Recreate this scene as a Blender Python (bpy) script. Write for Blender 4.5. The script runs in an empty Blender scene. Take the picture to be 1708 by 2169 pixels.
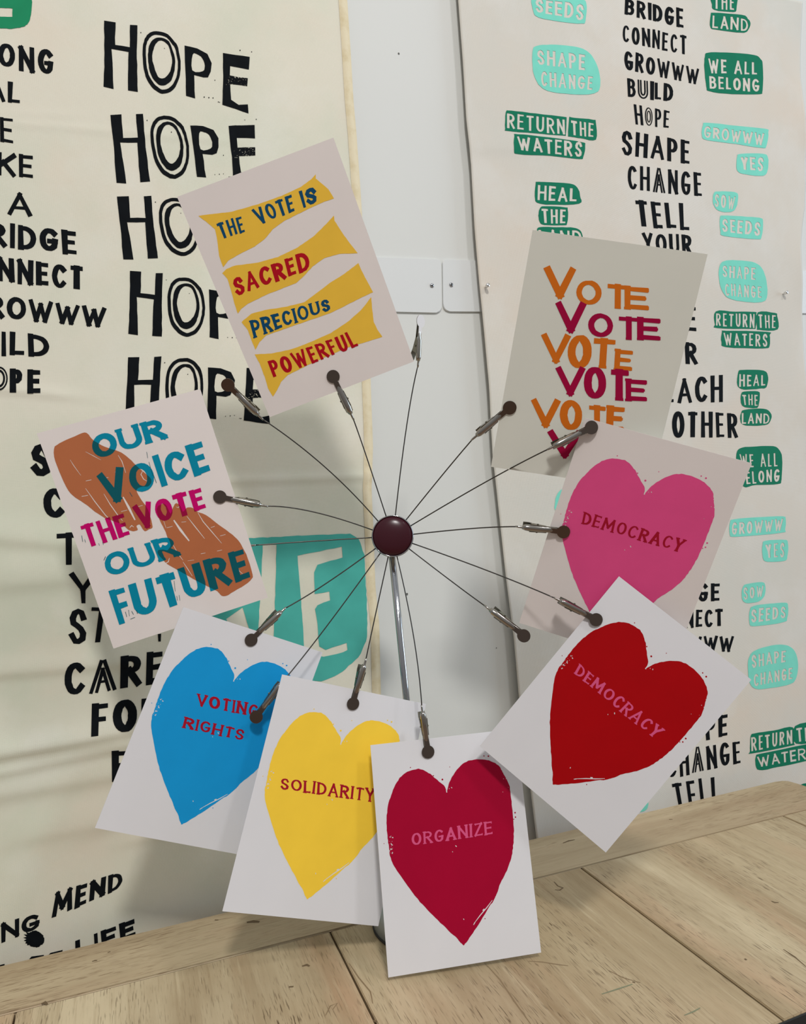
import bpy, bmesh, math, random
import numpy as np
from mathutils import Vector, Matrix, noise
from mathutils.geometry import delaunay_2d_cdt

S = bpy.context.scene
COL = S.collection
TOP = 0.75                      # table top height
CAM = Vector((0.0, 0.0, TOP + 0.366))
F = 1500.0                      # focal length in pixels of a 1708 x 2169 frame
TH, RHO = math.radians(21.3), math.radians(2.78)
r0 = Vector((math.cos(TH), -math.sin(TH), 0)); u0 = Vector((0, 0, 1))
FW = Vector((math.sin(TH), math.cos(TH), 0))
RX = math.cos(RHO) * r0 - math.sin(RHO) * u0
UX = math.cos(RHO) * u0 + math.sin(RHO) * r0

# ------------------------------------------------------------------ camera
cd = bpy.data.cameras.new('camera'); cam = bpy.data.objects.new('camera', cd); COL.objects.link(cam)
cd.sensor_fit = 'HORIZONTAL'; cd.sensor_width = 36.0; cd.lens = F / 1708 * 36.0
cd.clip_start = 0.02; cd.clip_end = 60
M3 = Matrix((RX, UX, -FW)).transposed()
cam.matrix_world = Matrix.Translation(CAM) @ M3.to_4x4()
S.camera = cam

# ------------------------------------------------------------------ exposure, world, lamps
S.view_settings.view_transform = 'Standard'
S.view_settings.look = 'None'
S.view_settings.exposure = 0.1
S.view_settings.gamma = 1.0
S.view_settings.use_curve_mapping = False
W = bpy.data.worlds.new('room_light'); S.world = W; W.use_nodes = True
nt = W.node_tree; nt.nodes.clear()
out = nt.nodes.new('ShaderNodeOutputWorld'); bg = nt.nodes.new('ShaderNodeBackground')
tc = nt.nodes.new('ShaderNodeTexCoord'); sp = nt.nodes.new('ShaderNodeSeparateXYZ'); cr = nt.nodes.new('ShaderNodeValToRGB')
mr = nt.nodes.new('ShaderNodeMapRange'); mr.inputs[1].default_value = -1; mr.inputs[2].default_value = 1
nt.links.new(tc.outputs['Generated'], sp.inputs[0]); nt.links.new(sp.outputs['Z'], mr.inputs[0])
nt.links.new(mr.outputs[0], cr.inputs[0]); nt.links.new(cr.outputs[0], bg.inputs[0]); nt.links.new(bg.outputs[0], out.inputs[0])
e = cr.color_ramp.elements
e[0].position = 0.25; e[0].color = (0.24, 0.215, 0.195, 1)
e[1].position = 0.95; e[1].color = (0.62, 0.64, 0.66, 1)
m_ = e.new(0.55); m_.color = (0.36, 0.35, 0.345, 1)
bg.inputs[1].default_value = 0.76

def area(name, loc, target, sx, sy, power, col):
    l = bpy.data.lights.new(name, 'AREA'); l.shape = 'RECTANGLE'; l.size = sx; l.size_y = sy
    l.energy = power; l.color = col
    o = bpy.data.objects.new(name, l); COL.objects.link(o); o.location = loc
    d = Vector(target) - Vector(loc); o.rotation_euler = d.to_track_quat('-Z', 'Y').to_euler()
    return o
area('ceiling_lamp', (-0.15, -1.35, 3.05), (0.2, 0.6, 1.0), 0.28, 0.26, 35, (1.0, 0.98, 0.95))
area('ceiling_lamp', (1.25, -0.95, 2.95), (0.3, 0.6, 1.0), 0.25, 0.25, 9, (0.98, 0.98, 1.0))
area('window_daylight', (2.55, 0.02, 1.55), (0.2, 0.56, 1.2), 1.1, 1.3, 19, (0.66, 0.83, 1.0))

# ------------------------------------------------------------------ geometry helpers
def ray(px, py):
    return RX * ((px - 854) / F) - UX * ((py - 1084) / F) + FW
def at_depth(px, py, s):            # point at camera depth s
    return CAM + ray(px, py) * s
def on_y(px, py, y):                # point of the vertical plane Y = y
    d = ray(px, py); return CAM + d * (y / d.y)
def on_table(px, py, z=TOP):
    d = ray(px, py); return CAM + d * ((z - CAM.z) / d.z)

def new_mesh(name, verts, faces, mats, mat_idx=None, parent=None, smooth=False, matrix=None):
    me = bpy.data.meshes.new(name)
    me.from_pydata([tuple(v) for v in verts], [], faces)
    for m in (mats if isinstance(mats, (list, tuple)) else [mats]): me.materials.append(m)
    if mat_idx is not None:
        for p, i in zip(me.polygons, mat_idx): p.material_index = i
    if smooth:
        for p in me.polygons: p.use_smooth = True
    me.update()
    o = bpy.data.objects.new(name, me); COL.objects.link(o)
    if parent is not None: o.parent = parent
    if matrix is not None: o.matrix_local = matrix
    return o
def from_bm(name, bm, mats, parent=None, smooth=False, matrix=None):
    bmesh.ops.recalc_face_normals(bm, faces=bm.faces)
    me = bpy.data.meshes.new(name); bm.to_mesh(me); bm.free()
    for m in (mats if isinstance(mats, (list, tuple)) else [mats]): me.materials.append(m)
    if smooth:
        for p in me.polygons: p.use_smooth = True
    o = bpy.data.objects.new(name, me); COL.objects.link(o)
    if parent is not None: o.parent = parent
    if matrix is not None: o.matrix_local = matrix
    return o
def tag(o, label, cat, group=None):
    o['label'] = label; o['category'] = cat
    if group: o['group'] = group
    return o
def structure(o):
    o['kind'] = 'structure'; return o
def empty(name, loc):
    o = bpy.data.objects.new(name, None); COL.objects.link(o); o.location = loc; o.empty_display_size = 0.02
    return o
def bm_box(bm, lo, hi):
    x0, y0, z0 = lo; x1, y1, z1 = hi
    v = [bm.verts.new(c) for c in ((x0,y0,z0),(x1,y0,z0),(x1,y1,z0),(x0,y1,z0),(x0,y0,z1),(x1,y0,z1),(x1,y1,z1),(x0,y1,z1))]
    for f in ((0,3,2,1),(4,5,6,7),(0,1,5,4),(1,2,6,5),(2,3,7,6),(3,0,4,7)): bm.faces.new([v[i] for i in f])
def bm_prism(bm, pts, d0, d1, axis):    # polygon pts (3-D) swept along axis
    a = [bm.verts.new(Vector(p) + axis * d0) for p in pts]; b = [bm.verts.new(Vector(p) + axis * d1) for p in pts]
    n = len(pts); bm.faces.new(a); bm.faces.new(b[::-1])
    for i in range(n): bm.faces.new((a[i], b[i], b[(i+1) % n], a[(i+1) % n]))
def bm_lathe(bm, prof, n=48, cap=True):  # profile (r, z) about Z
    rings = []
    for r, z in prof:
        if r < 1e-7: rings.append([bm.verts.new((0, 0, z))])
        else: rings.append([bm.verts.new((r*math.cos(2*math.pi*i/n), r*math.sin(2*math.pi*i/n), z)) for i in range(n)])
    for a, b in zip(rings, rings[1:]):
        for i in range(n):
            j = (i+1) % n
            if len(a) == 1: bm.faces.new((a[0], b[i], b[j]))
            elif len(b) == 1: bm.faces.new((a[i], a[j], b[0]))
            else: bm.faces.new((a[i], a[j], b[j], b[i]))
def bm_tube(bm, pts, rad, n=8):
    pts = [Vector(p) for p in pts]; rings = []
    ref = Vector((0, 0, 1)) if abs((pts[-1]-pts[0]).normalized().z) < 0.9 else Vector((1, 0, 0))
    for i, p in enumerate(pts):
        t = (pts[min(i+1, len(pts)-1)] - pts[max(i-1, 0)]).normalized()
        a = t.cross(ref).normalized(); b = t.cross(a)
        r = rad[i] if isinstance(rad, (list, tuple)) else rad
        rings.append([bm.verts.new(p + (a*math.cos(2*math.pi*k/n) + b*math.sin(2*math.pi*k/n))*r) for k in range(n)])
    for A, B in zip(rings, rings[1:]):
        for k in range(n): bm.faces.new((A[k], A[(k+1) % n], B[(k+1) % n], B[k]))
    bm.faces.new(rings[0]); bm.faces.new(rings[-1][::-1])

# ------------------------------------------------------------------ materials
def mat(name, col, rough=0.6, metal=0.0, spec=0.5, coat=0.0):
    m = bpy.data.materials.new(name); m.use_nodes = True
    b = m.node_tree.nodes['Principled BSDF']
    b.inputs['Base Color'].default_value = (*col, 1); b.inputs['Roughness'].default_value = rough
    b.inputs['Metallic'].default_value = metal; b.inputs['Specular IOR Level'].default_value = spec
    b.inputs['Coat Weight'].default_value = coat
    return m
def srgb(r, g, b):
    return tuple((c/255/12.92 if c/255 <= 0.04045 else ((c/255+0.055)/1.055)**2.4) for c in (r, g, b))
def N(m, kind, **kw):
    n = m.node_tree.nodes.new(kind)
    for k, v in kw.items(): setattr(n, k, v)
    return n
def link(m, a, b): m.node_tree.links.new(a, b)
def speckle(m, scale, amount, bump=0.0, bscale=None, dist=0.0002):
    """faint tone variation and a fine surface texture"""
    b = m.node_tree.nodes['Principled BSDF']; c0 = b.inputs['Base Color'].default_value[:3]
    t = N(m, 'ShaderNodeTexCoord'); no = N(m, 'ShaderNodeTexNoise'); no.inputs['Scale'].default_value = scale; no.inputs['Detail'].default_value = 4
    link(m, t.outputs['Object'], no.inputs['Vector'])
    rp = N(m, 'ShaderNodeValToRGB'); link(m, no.outputs['Fac'], rp.inputs[0])
    rp.color_ramp.elements[0].position = 0.3; rp.color_ramp.elements[1].position = 0.7
    rp.color_ramp.elements[0].color = (*[c*(1-amount) for c in c0], 1); rp.color_ramp.elements[1].color = (*[min(1, c*(1+amount)) for c in c0], 1)
    link(m, rp.outputs[0], b.inputs['Base Color'])
    if bump:
        n2 = N(m, 'ShaderNodeTexNoise'); n2.inputs['Scale'].default_value = bscale or scale; n2.inputs['Detail'].default_value = 3
        link(m, t.outputs['Object'], n2.inputs['Vector'])
        bu = N(m, 'ShaderNodeBump'); bu.inputs['Strength'].default_value = bump; bu.inputs['Distance'].default_value = dist
        link(m, n2.outputs['Fac'], bu.inputs['Height']); link(m, bu.outputs[0], b.inputs['Normal'])
    return m

def cloth_mat(name, base, tints):
    m = mat(name, base, 0.95, spec=0.1); b = m.node_tree.nodes['Principled BSDF']
    t = N(m, 'ShaderNodeTexCoord')
    cur = None
    for i, (c, sc, lo, hi, off) in enumerate(tints):
        mp = N(m, 'ShaderNodeMapping'); mp.inputs['Location'].default_value = (off, off*0.7, -off); link(m, t.outputs['Object'], mp.inputs['Vector'])
        no = N(m, 'ShaderNodeTexNoise'); no.inputs['Scale'].default_value = sc; no.inputs['Detail'].default_value = 5; no.inputs['Roughness'].default_value = 0.6
        link(m, mp.outputs[0], no.inputs['Vector'])
        mr = N(m, 'ShaderNodeMapRange'); mr.inputs[1].default_value = lo; mr.inputs[2].default_value = hi; link(m, no.outputs['Fac'], mr.inputs[0])
        mx = N(m, 'ShaderNodeMix'); mx.data_type = 'RGBA'; link(m, mr.outputs[0], mx.inputs[0])
        if cur is None: mx.inputs[6].default_value = (*base, 1)
        else: link(m, cur, mx.inputs[6])
        mx.inputs[7].default_value = (*c, 1); cur = mx.outputs[2]
    link(m, cur, b.inputs['Base Color'])
    # woven threads
    w1 = N(m, 'ShaderNodeTexWave'); w1.bands_direction = 'X'; w1.inputs['Scale'].default_value = 420; w1.inputs['Distortion'].default_value = 1.5
    w2 = N(m, 'ShaderNodeTexWave'); w2.bands_direction = 'Z'; w2.inputs['Scale'].default_value = 420; w2.inputs['Distortion'].default_value = 1.5
    for w in (w1, w2): link(m, t.outputs['Object'], w.inputs['Vector'])
    ad = N(m, 'ShaderNodeMath', operation='ADD'); link(m, w1.outputs['Fac'], ad.inputs[0]); link(m, w2.outputs['Fac'], ad.inputs[1])
    bu = N(m, 'ShaderNodeBump'); bu.inputs['Strength'].default_value = 0.25; bu.inputs['Distance'].default_value = 0.0002
    link(m, ad.outputs[0], bu.inputs['Height']); link(m, bu.outputs[0], b.inputs['Normal'])
    return m

MWALL = speckle(mat('white_paint', srgb(214, 215, 211), 0.55, spec=0.3), 3, 0.012, 0.1, 250)
MPLATE = mat('white_enamel', srgb(216, 218, 217), 0.38, spec=0.45)
CL = srgb(224, 219, 202); CR = srgb(214, 208, 197)
MCLOTHL = cloth_mat('unbleached_cotton', CL, [(srgb(208, 212, 192), 4.5, 0.42, 0.72, 0.0), (srgb(226, 213, 195), 6.0, 0.52, 0.8, 3.1), (srgb(229, 227, 216), 9, 0.5, 0.9, 5.7)])
MCLOTHR = cloth_mat('bleached_cotton', CR, [(srgb(206, 206, 198), 4.0, 0.45, 0.75, 1.3), (srgb(218, 204, 188), 5.0, 0.5, 0.8, 4.2), (srgb(222, 221, 216), 8, 0.5, 0.9, 7.7)])
MHEM = cloth_mat('hem_cotton', srgb(226, 214, 184), [(srgb(212, 196, 158), 60, 0.45, 0.7, 0.0)])
MBLACK = speckle(mat('black_block_ink', srgb(11, 15, 19), 0.8, spec=0.1), 90, 0.25)
MGREEN = speckle(mat('green_block_ink', srgb(8, 116, 86), 0.8, spec=0.2), 60, 0.05)
MGREEN2 = speckle(mat('leaf_green_ink', srgb(24, 136, 92), 0.8, spec=0.2), 60, 0.05)
MTEAL = speckle(mat('pale_teal_ink', srgb(124, 214, 194), 0.85, spec=0.2), 60, 0.04)
MTEAL2 = speckle(mat('teal_ink', srgb(76, 172, 160), 0.85, spec=0.2), 40, 0.06)
MPAPER = speckle(mat('white_card', srgb(222, 221, 224), 0.7, spec=0.3), 30, 0.01, 0.12, 900, 0.00006)
MPAPERW = speckle(mat('soft_white_card', srgb(230, 221, 217), 0.75, spec=0.3), 30, 0.012, 0.12, 900, 0.00006)
MPAPERG = speckle(mat('pale_grey_card', srgb(224, 224, 213), 0.75, spec=0.3), 30, 0.012, 0.12, 900, 0.00006)
def ink(name, *c): return speckle(mat(name, srgb(*c), 0.6, spec=0.12), 40, 0.03)
MGOLD = ink('gold_ink', 238, 191, 66)
MNAVY = ink('navy_ink', 10, 72, 108); MRED = ink('deep_red_ink', 178, 8, 30)
MINKTEAL = ink('blue_teal_ink', 0, 136, 166); MINKTEALD = ink('teal_over_brown_ink', 8, 88, 98)
MMAG = ink('magenta_ink', 198, 0, 106); MMAGD = ink('magenta_over_brown_ink', 152, 6, 62)
MBROWN = ink('brown_ink', 182, 108, 70)
MORANGE = ink('orange_ink', 216, 112, 26); MCRIM = ink('crimson_ink', 164, 4, 62)
MPINK = ink('rose_pink_ink', 228, 80, 138); MHRED = ink('scarlet_ink', 168, 0, 8); MCERISE = ink('cerise_ink', 164, 0, 46)
MYEL = ink('yellow_ink', 250, 208, 66); MBLUE = ink('sky_blue_ink', 22, 152, 216)
MLPINK = ink('pink_lettering_ink', 216, 86, 132); MLRED = ink('red_lettering_ink', 166, 16, 42)
MCHROME = mat('chrome', (0.42, 0.43, 0.45), 0.10, 1.0)
MSTEEL = mat('nickel_painted_reflection', (0.185, 0.147, 0.125), 0.12, 1.0)  # polished discs; the dim room they mirror is put into this dark colour
MWIRE = mat('dark_steel_wire', (0.085, 0.08, 0.075), 0.3, 1.0)
MCAP = mat('maroon_painted_reflection', (0.046, 0.006, 0.012), 0.25, 0.0, 0.32, 0.0)  # reflection of a red shirt in the chrome hub, put into the base colour
MBASE = mat('satin_grey_steel', (0.42, 0.47, 0.49), 0.35, 0.25); MRUBBER = mat('black_rubber', (0.015, 0.015, 0.016), 0.6)
MPIN = mat('polished_pin', (0.75, 0.75, 0.74), 0.22, 1.0)
MDARK = speckle(mat('brown_floor', (0.26, 0.165, 0.11), 0.6), 6, 0.15)
MBLACKM = mat('cover_strip_black', (0.01, 0.012, 0.012), 0.6)
MEDGE = mat('dark_gap', (0.075, 0.055, 0.035), 0.9)

def wood_mat(name, along, c_lo, c_mid, c_hi, c_pink, c_pore):
    """pale worn rubberwood; along = axis of the grain"""
    m = mat(name, c_mid, 0.5, spec=0.3); b = m.node_tree.nodes['Principled BSDF']
    t = N(m, 'ShaderNodeTexCoord')
    def tex(scl, det, off, ratio, rough=0.6, dist=0.0):
        mp = N(m, 'ShaderNodeMapping'); s = [ratio, ratio, ratio]; s[along] = 1.0
        mp.inputs['Scale'].default_value = s; mp.inputs['Location'].default_value = (off, off*1.3, off*0.7)
        link(m, t.outputs['Object'], mp.inputs['Vector'])
        no = N(m, 'ShaderNodeTexNoise'); no.inputs['Scale'].default_value = scl; no.inputs['Detail'].default_value = det
        no.inputs['Roughness'].default_value = rough; no.inputs['Distortion'].default_value = dist
        link(m, mp.outputs[0], no.inputs['Vector']); return no.outputs['Fac']
    def rng(fac, lo, hi, a=0.0, z=1.0):
        r = N(m, 'ShaderNodeMapRange'); r.inputs[1].default_value = lo; r.inputs[2].default_value = hi; r.inputs[3].default_value = a; r.inputs[4].default_value = z
        link(m, fac, r.inputs[0]); return r.outputs[0]
    def mix(fac, a, col):
        x = N(m, 'ShaderNodeMix'); x.data_type = 'RGBA'; link(m, fac, x.inputs[0])
        if isinstance(a, tuple): x.inputs[6].default_value = (*a, 1)
        else: link(m, a, x.inputs[6])
        x.inputs[7].default_value = (*col, 1); return x.outputs[2]
    c = mix(rng(tex(1.6, 5, 0.0, 8.0, 0.6, 0.5), 0.36, 0.66), c_lo, c_hi)          # broad figure
    c = mix(rng(tex(3.0, 4, 7.0, 5.0, 0.6), 0.50, 0.72, 0, 0.75), c, c_pink)        # rosy staves
    sx = N(m, 'ShaderNodeSeparateXYZ'); link(m, t.outputs['Object'], sx.inputs[0])
    mu = N(m, 'ShaderNodeMath', operation='MULTIPLY'); mu.inputs[1].default_value = 15.3; link(m, sx.outputs['Y' if along == 0 else 'X'], mu.inputs[0])
    fl = N(m, 'ShaderNodeMath', operation='FLOOR'); link(m, mu.outputs[0], fl.inputs[0])
    wn = N(m, 'ShaderNodeTexWhiteNoise'); wn.noise_dimensions = '1D'; link(m, fl.outputs[0], wn.inputs['W'])
    c = mix(rng(wn.outputs['Value'], 0.2, 1.0, 0, 0.45), c, c_mid)
    c = mix(rng(tex(9.0, 5, 3.0, 26.0, 0.7), 0.52, 0.80, 0, 0.75), c, c_lo)         # fine streaks
    c = mix(rng(tex(9.0, 5, 13.0, 26.0, 0.7), 0.56, 0.80, 0, 0.6), c, c_hi)
    dens = rng(tex(4.0, 3, 21.0, 3.0), 0.40, 0.62, 0.15, 1.0)                       # pores, thick in places
    po = rng(tex(62, 2, 4.0, 15.0, 0.5), 0.57, 0.67, 0.0, 0.95)
    mm = N(m, 'ShaderNodeMath', operation='MULTIPLY'); link(m, dens, mm.inputs[0]); link(m, po, mm.inputs[1])
    c = mix(mm.outputs[0], c, c_pore)
    n3 = N(m, 'ShaderNodeTexNoise'); n3.inputs['Scale'].default_value = 14; n3.inputs['Detail'].default_value = 6; link(m, t.outputs['Object'], n3.inputs['Vector'])
    c = mix(rng(n3.outputs['Fac'], 0.55, 0.78, 0, 0.5), c, tuple(0.86*x for x in c_mid))
    link(m, c, b.inputs['Base Color'])
    bu = N(m, 'ShaderNodeBump'); bu.inputs['Strength'].default_value = 0.15; bu.inputs['Distance'].default_value = 0.0003
    link(m, po, bu.inputs['Height']); bu.invert = True; link(m, bu.outputs[0], b.inputs['Normal'])
    return m
MWOOD = wood_mat('plank_wood', 1, srgb(154, 132, 100), srgb(178, 158, 124), srgb(208, 191, 158), srgb(192, 156, 124), srgb(88, 68, 46))
MWOODB = wood_mat('end_board_wood', 0, srgb(160, 138, 108), srgb(172, 152, 120), srgb(192, 174, 142), srgb(178, 150, 120), srgb(134, 112, 84))

# ------------------------------------------------------------------ block-cut alphabet
def arc(cx, cy, rx, ry, a0, a1, n=12):
    return [(cx + rx*math.cos(math.radians(a0+(a1-a0)*i/n)), cy + ry*math.sin(math.radians(a0+(a1-a0)*i/n))) for i in range(n+1)]
S_ = [(.93,.80),(.78,.95),(.5,1),(.2,.93),(.04,.76),(.12,.60),(.42,.52),(.74,.43),(.96,.28),(.9,.10),(.6,0),(.28,.01),(.04,.17)]
GL = {
 'A': (.80, [[(0,0),(.5,1)],[(.5,1),(1,0)],[(.22,.30),(.78,.30)]]),
 'B': (.70, [[(0,0),(0,1)],[(0,1),(.45,1)]+arc(.45,.77,.45,.23,90,-90)+[(0,.54)],[(0,.54),(.5,.54)]+arc(.5,.27,.5,.27,90,-90)+[(0,0)]]),
 'C': (.70, [arc(.55,.5,.55,.5,48,312,16)]),
 'D': (.74, [[(0,0),(0,1)],[(0,1),(.3,1)]+arc(.3,.5,.7,.5,90,-90,14)+[(0,0)]]),
 'E': (.58, [[(0,0),(0,1)],[(0,1),(1,1)],[(0,.52),(.86,.52)],[(0,0),(1,0)]]),
 'F': (.56, [[(0,0),(0,1)],[(0,1),(1,1)],[(0,.50),(.84,.50)]]),
 'G': (.76, [arc(.52,.5,.52,.5,50,318,16)+[(.95,.40)],[(.52,.42),(1.0,.42)]]),
 'H': (.74, [[(0,0),(0,1)],[(1,0),(1,1)],[(0,.52),(1,.52)]]),
 'I': (.20, [[(.5,0),(.5,1)]]),
 'L': (.55, [[(0,0),(0,1)],[(0,0),(1,0)]]),
 'K': (.72, [[(0,0),(0,1)],[(.05,.42),(1,1)],[(.3,.6),(1,0)]]),
 'M': (.98, [[(0,0),(.1,1)],[(.1,1),(.5,.25)],[(.5,.25),(.9,1)],[(.9,1),(1,0)]]),
 'N': (.76, [[(0,0),(0,1)],[(0,1),(1,0)],[(1,0),(1,1)]]),
 'O': (.80, [arc(.5,.5,.5,.5,90,450,24)]),
 'P': (.66, [[(0,0),(0,1)],[(0,1),(.45,1)]+arc(.45,.73,.52,.27,90,-90)+[(0,.46)]]),
 'R': (.72, [[(0,0),(0,1)],[(0,1),(.45,1)]+arc(.45,.75,.5,.25,90,-90)+[(0,.5)],[(.4,.5),(1,0)]]),
 'S': (.64, [S_]),
 'T': (.68, [[(.5,0),(.5,1)],[(0,1),(1,1)]]),
 'U': (.74, [[(0,1),(0,.36)]+arc(.5,.36,.5,.36,180,360,12)+[(1,1)]]),
 'V': (.80, [[(0,1),(.5,0)],[(.5,0),(1,1)]]),
 'W': (1.08, [[(0,1),(.27,0)],[(.27,0),(.5,.85)],[(.5,.85),(.73,0)],[(.73,0),(1,1)]]),
 'Y': (.74, [[(0,1),(.5,.46)],[(1,1),(.5,.46)],[(.5,.5),(.5,0)]]),
 'Z': (.66, [[(0,1),(1,1)],[(1,1),(0,0)],[(0,0),(1,0)]]),
 'o': (.80, [arc(.5,.5,.5,.5,90,450,24), arc(.5,.5,.25,.32,90,450,20)]),
 'a': (.86, [[(0,0),(.42,1)],[(.58,1),(1,0)],[(.24,0),(.5,.72)],[(.5,.72),(.76,0)],[(.34,.30),(.66,.30)],[(.42,1),(.58,1)]]),
 'u': (.80, [[(0,1),(0,.36)]+arc(.5,.36,.5,.36,180,360,12)+[(1,1)],[(.27,1),(.27,.42)]+arc(.5,.42,.23,.24,180,360,10)+[(.73,1)]]),
 ' ': (.34, []),
}
CURVED = set('BCDGOPRSUJ')
def stroke_polys(pts, t, hc, rnd, rough, closed):
    """polyline -> convex quads; bars thin out towards horizontal by the factor hc"""
    P = [Vector(p) for p in pts]
    Q = [P[0]]
    for p in P[1:]:
        if (p - Q[-1]).length > 1e-5: Q.append(p)
    P = Q; n = len(P)
    if closed: P = P[:-1]; n = len(P)
    L, R = [], []
    k0, k1 = 1 + rnd.uniform(-rough, rough)*4, 1 + rnd.uniform(-rough, rough)*4
    for i in range(n):
        a = P[(i-1) % n] if (closed or i > 0) else None; b = P[(i+1) % n] if (closed or i < n-1) else None
        d1 = (P[i]-a).normalized() if a is not None else (b-P[i]).normalized()
        d2 = (b-P[i]).normalized() if b is not None else d1
        d = d1 + d2; d = d.normalized() if d.length > 1e-6 else d1
        nn = Vector((-d.y, d.x)); cosm = max(0.55, nn.dot(Vector((-d1.y, d1.x))))
        h = t/2*(hc + (1-hc)*abs(d.y))*(k0 + (k1-k0)*i/max(1, n-1))/cosm
        p = P[i].copy()
        if not closed:
            if i == 0: p -= d * t*0.5*(hc if abs(d.y) < 0.3 else 1)
            if i == n-1: p += d * t*0.5*(hc if abs(d.y) < 0.3 else 1)
        j = Vector((rnd.uniform(-rough, rough), rnd.uniform(-rough, rough)))*t*1.2
        L.append(p + nn*h + j); R.append(p - nn*h + j*0.5)
    res = []
    for i in range(n if closed else n-1):
        j = (i+1) % n; q = [L[i], R[i], R[j], L[j]]
        if (L[i]-L[j]).length < 1e-5: q = [L[i], R[i], R[j]]
        elif (R[i]-R[j]).length < 1e-5: q = [L[i], R[i], L[j]]
        res.append(q)
    return res
def hull(pts):
    pts = sorted(set((round(p[0], 6), round(p[1], 6)) for p in pts))
    if len(pts) < 3: return pts
    def half(ps):
        h = []
        for p in ps:
            while len(h) >= 2 and (h[-1][0]-h[-2][0])*(p[1]-h[-2][1]) - (h[-1][1]-h[-2][1])*(p[0]-h[-2][0]) <= 1e-12: h.pop()
            h.append(p)
        return h[:-1]
    return half(pts) + half(pts[::-1])
def glyph(ch, w, t, hc, rnd, rough, serif):
    """polygons of one letter in a box w wide and 1 high"""
    out = []
    for st in GL[ch][1]:
        pts = [(t/2 + x*max(w-t, 0.001), t/2 + y*(1-t)) for x, y in st]
        closed = (Vector(st[0]) - Vector(st[-1])).length < 1e-4 and len(st) > 4
        out += stroke_polys(pts, t, hc, rnd, rough, closed)
        if serif and not closed:
            n = len(pts)
            for (p, q, g) in ((pts[0], pts[1], st[0]), (pts[-1], pts[-2], st[-1])):
                d = (Vector(p)-Vector(q)).normalized()
                joined = any((Vector(g)-Vector(o)).length < 0.02 for s2 in GL[ch][1] if s2 is not st for o in s2)
                if abs(d.y) > 0.6 and (g[1] < 0.02 or g[1] > 0.98) and not (joined and ch in 'VWMNAZ' and len(st) == 2 and ch != 'N'):
                    e = 1 if d.y > 0 else 0
                    y0, y1 = (1-0.42*t, 1.0) if e else (0.0, 0.42*t)
                    s = 1.05*t*serif
                    out.append([Vector((p[0]-s, y0)), Vector((p[0]+s, y0)), Vector((p[0]+s*0.92, y1)), Vector((p[0]-s, y1))])
                elif abs(d.x) > 0.8 and ch in 'EFTLZ':
                    hh = 0.13*serif
                    up = -1 if g[1] > 0.9 else 1
                    y0 = p[1] + (-up)*t*0.3; y1 = p[1] + up*hh
                    if 0.2 < g[1] < 0.8: y0, y1 = p[1]-hh*0.7, p[1]+hh*0.7
                    x0 = p[0]; out.append([Vector((x0-0.1*t, y0)), Vector((x0+0.5*t, y0)), Vector((x0+0.5*t, y1)), Vector((x0+0.1*t, y1))])
    return out
def bil(q, u, v):
    TL, TR, BR, BL = [Vector(p) for p in q]
    return (TL*(1-u) + TR*u)*v + (BL*(1-u) + BR*u)*(1-v)
def word(text, q, wt=0.2, hc=0.8, gap=0.12, serif=0.0, rough=0.02, seed=0, hj=0.03):
    """polygons of a word, letters fitted into the quad q = TL, TR, BR, BL"""
    rnd = random.Random(hash((text.__len__(), seed, round(q[0][0]), round(q[0][1]))) & 0xffff)
    TL, TR, BR, BL = [Vector(p) for p in q]
    asp = ((TR-TL).length + (BR-BL).length) / ((BL-TL).length + (BR-TR).length)
    ws = [GL[c][0]*rnd.uniform(0.94, 1.06) for c in text]; n = len(text)
    k = (asp - gap*(n-1)) / sum(ws)
    if k*min(w for c, w in zip(text, ws)) < 0.12: k = max(k, 0.3)
    x = 0; polys = []
    tot = k*sum(ws) + gap*(n-1)
    for c, w in zip(text, ws):
        lw = max(w*k, wt*1.02) if c != ' ' else w*k
        y0, y1 = rnd.uniform(-hj, hj), 1 + rnd.uniform(-hj, hj); sk = rnd.uniform(-hj, hj)
        tt = min(wt*rnd.uniform(0.9, 1.12), lw*(0.36 if c in 'OCGDBRPSU' else 0.42 if c in 'EFLTKYZ' else 0.19 if c in 'W' else 0.25 if c in 'MA' else 0.32)) if c != 'I' else min(wt, 0.2)
        if c in 'oau': tt = min(wt*0.42, lw*0.14)
        for pl in glyph(c, lw, tt, hc, rnd, rough, serif):
            polys.append([tuple(bil(q, (x + p.x + sk*(p.y-.5))/tot, y0 + p.y*(y1-y0))) for p in pl])
        x += w*k + gap
    return polys
def letters(items, wt=0.2, hc=0.8, serif=0.0, rough=0.02, seed=0):
    """single letters in boxes (ch, x0, y0, x1, y1[, drop]); drop lowers the right side"""
    polys = []
    for i, it in enumerate(items):
        c, x0, y0, x1, y1 = it[:5]; dr = it[5] if len(it) > 5 else 0; ln = it[6] if len(it) > 6 else 0
        q = [(x0, y0), (x1, y0+dr), (x1+ln, y1), (x0+ln, y1-dr)]
        rnd = random.Random(seed*31 + i)
        asp = (x1-x0)/(y1-y0)
        for pl in glyph(c, asp, min(wt, asp*0.62), hc, rnd, rough, serif):
            polys.append([tuple(bil(q, p.x/asp, p.y)) for p in pl])
    return polys

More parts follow.
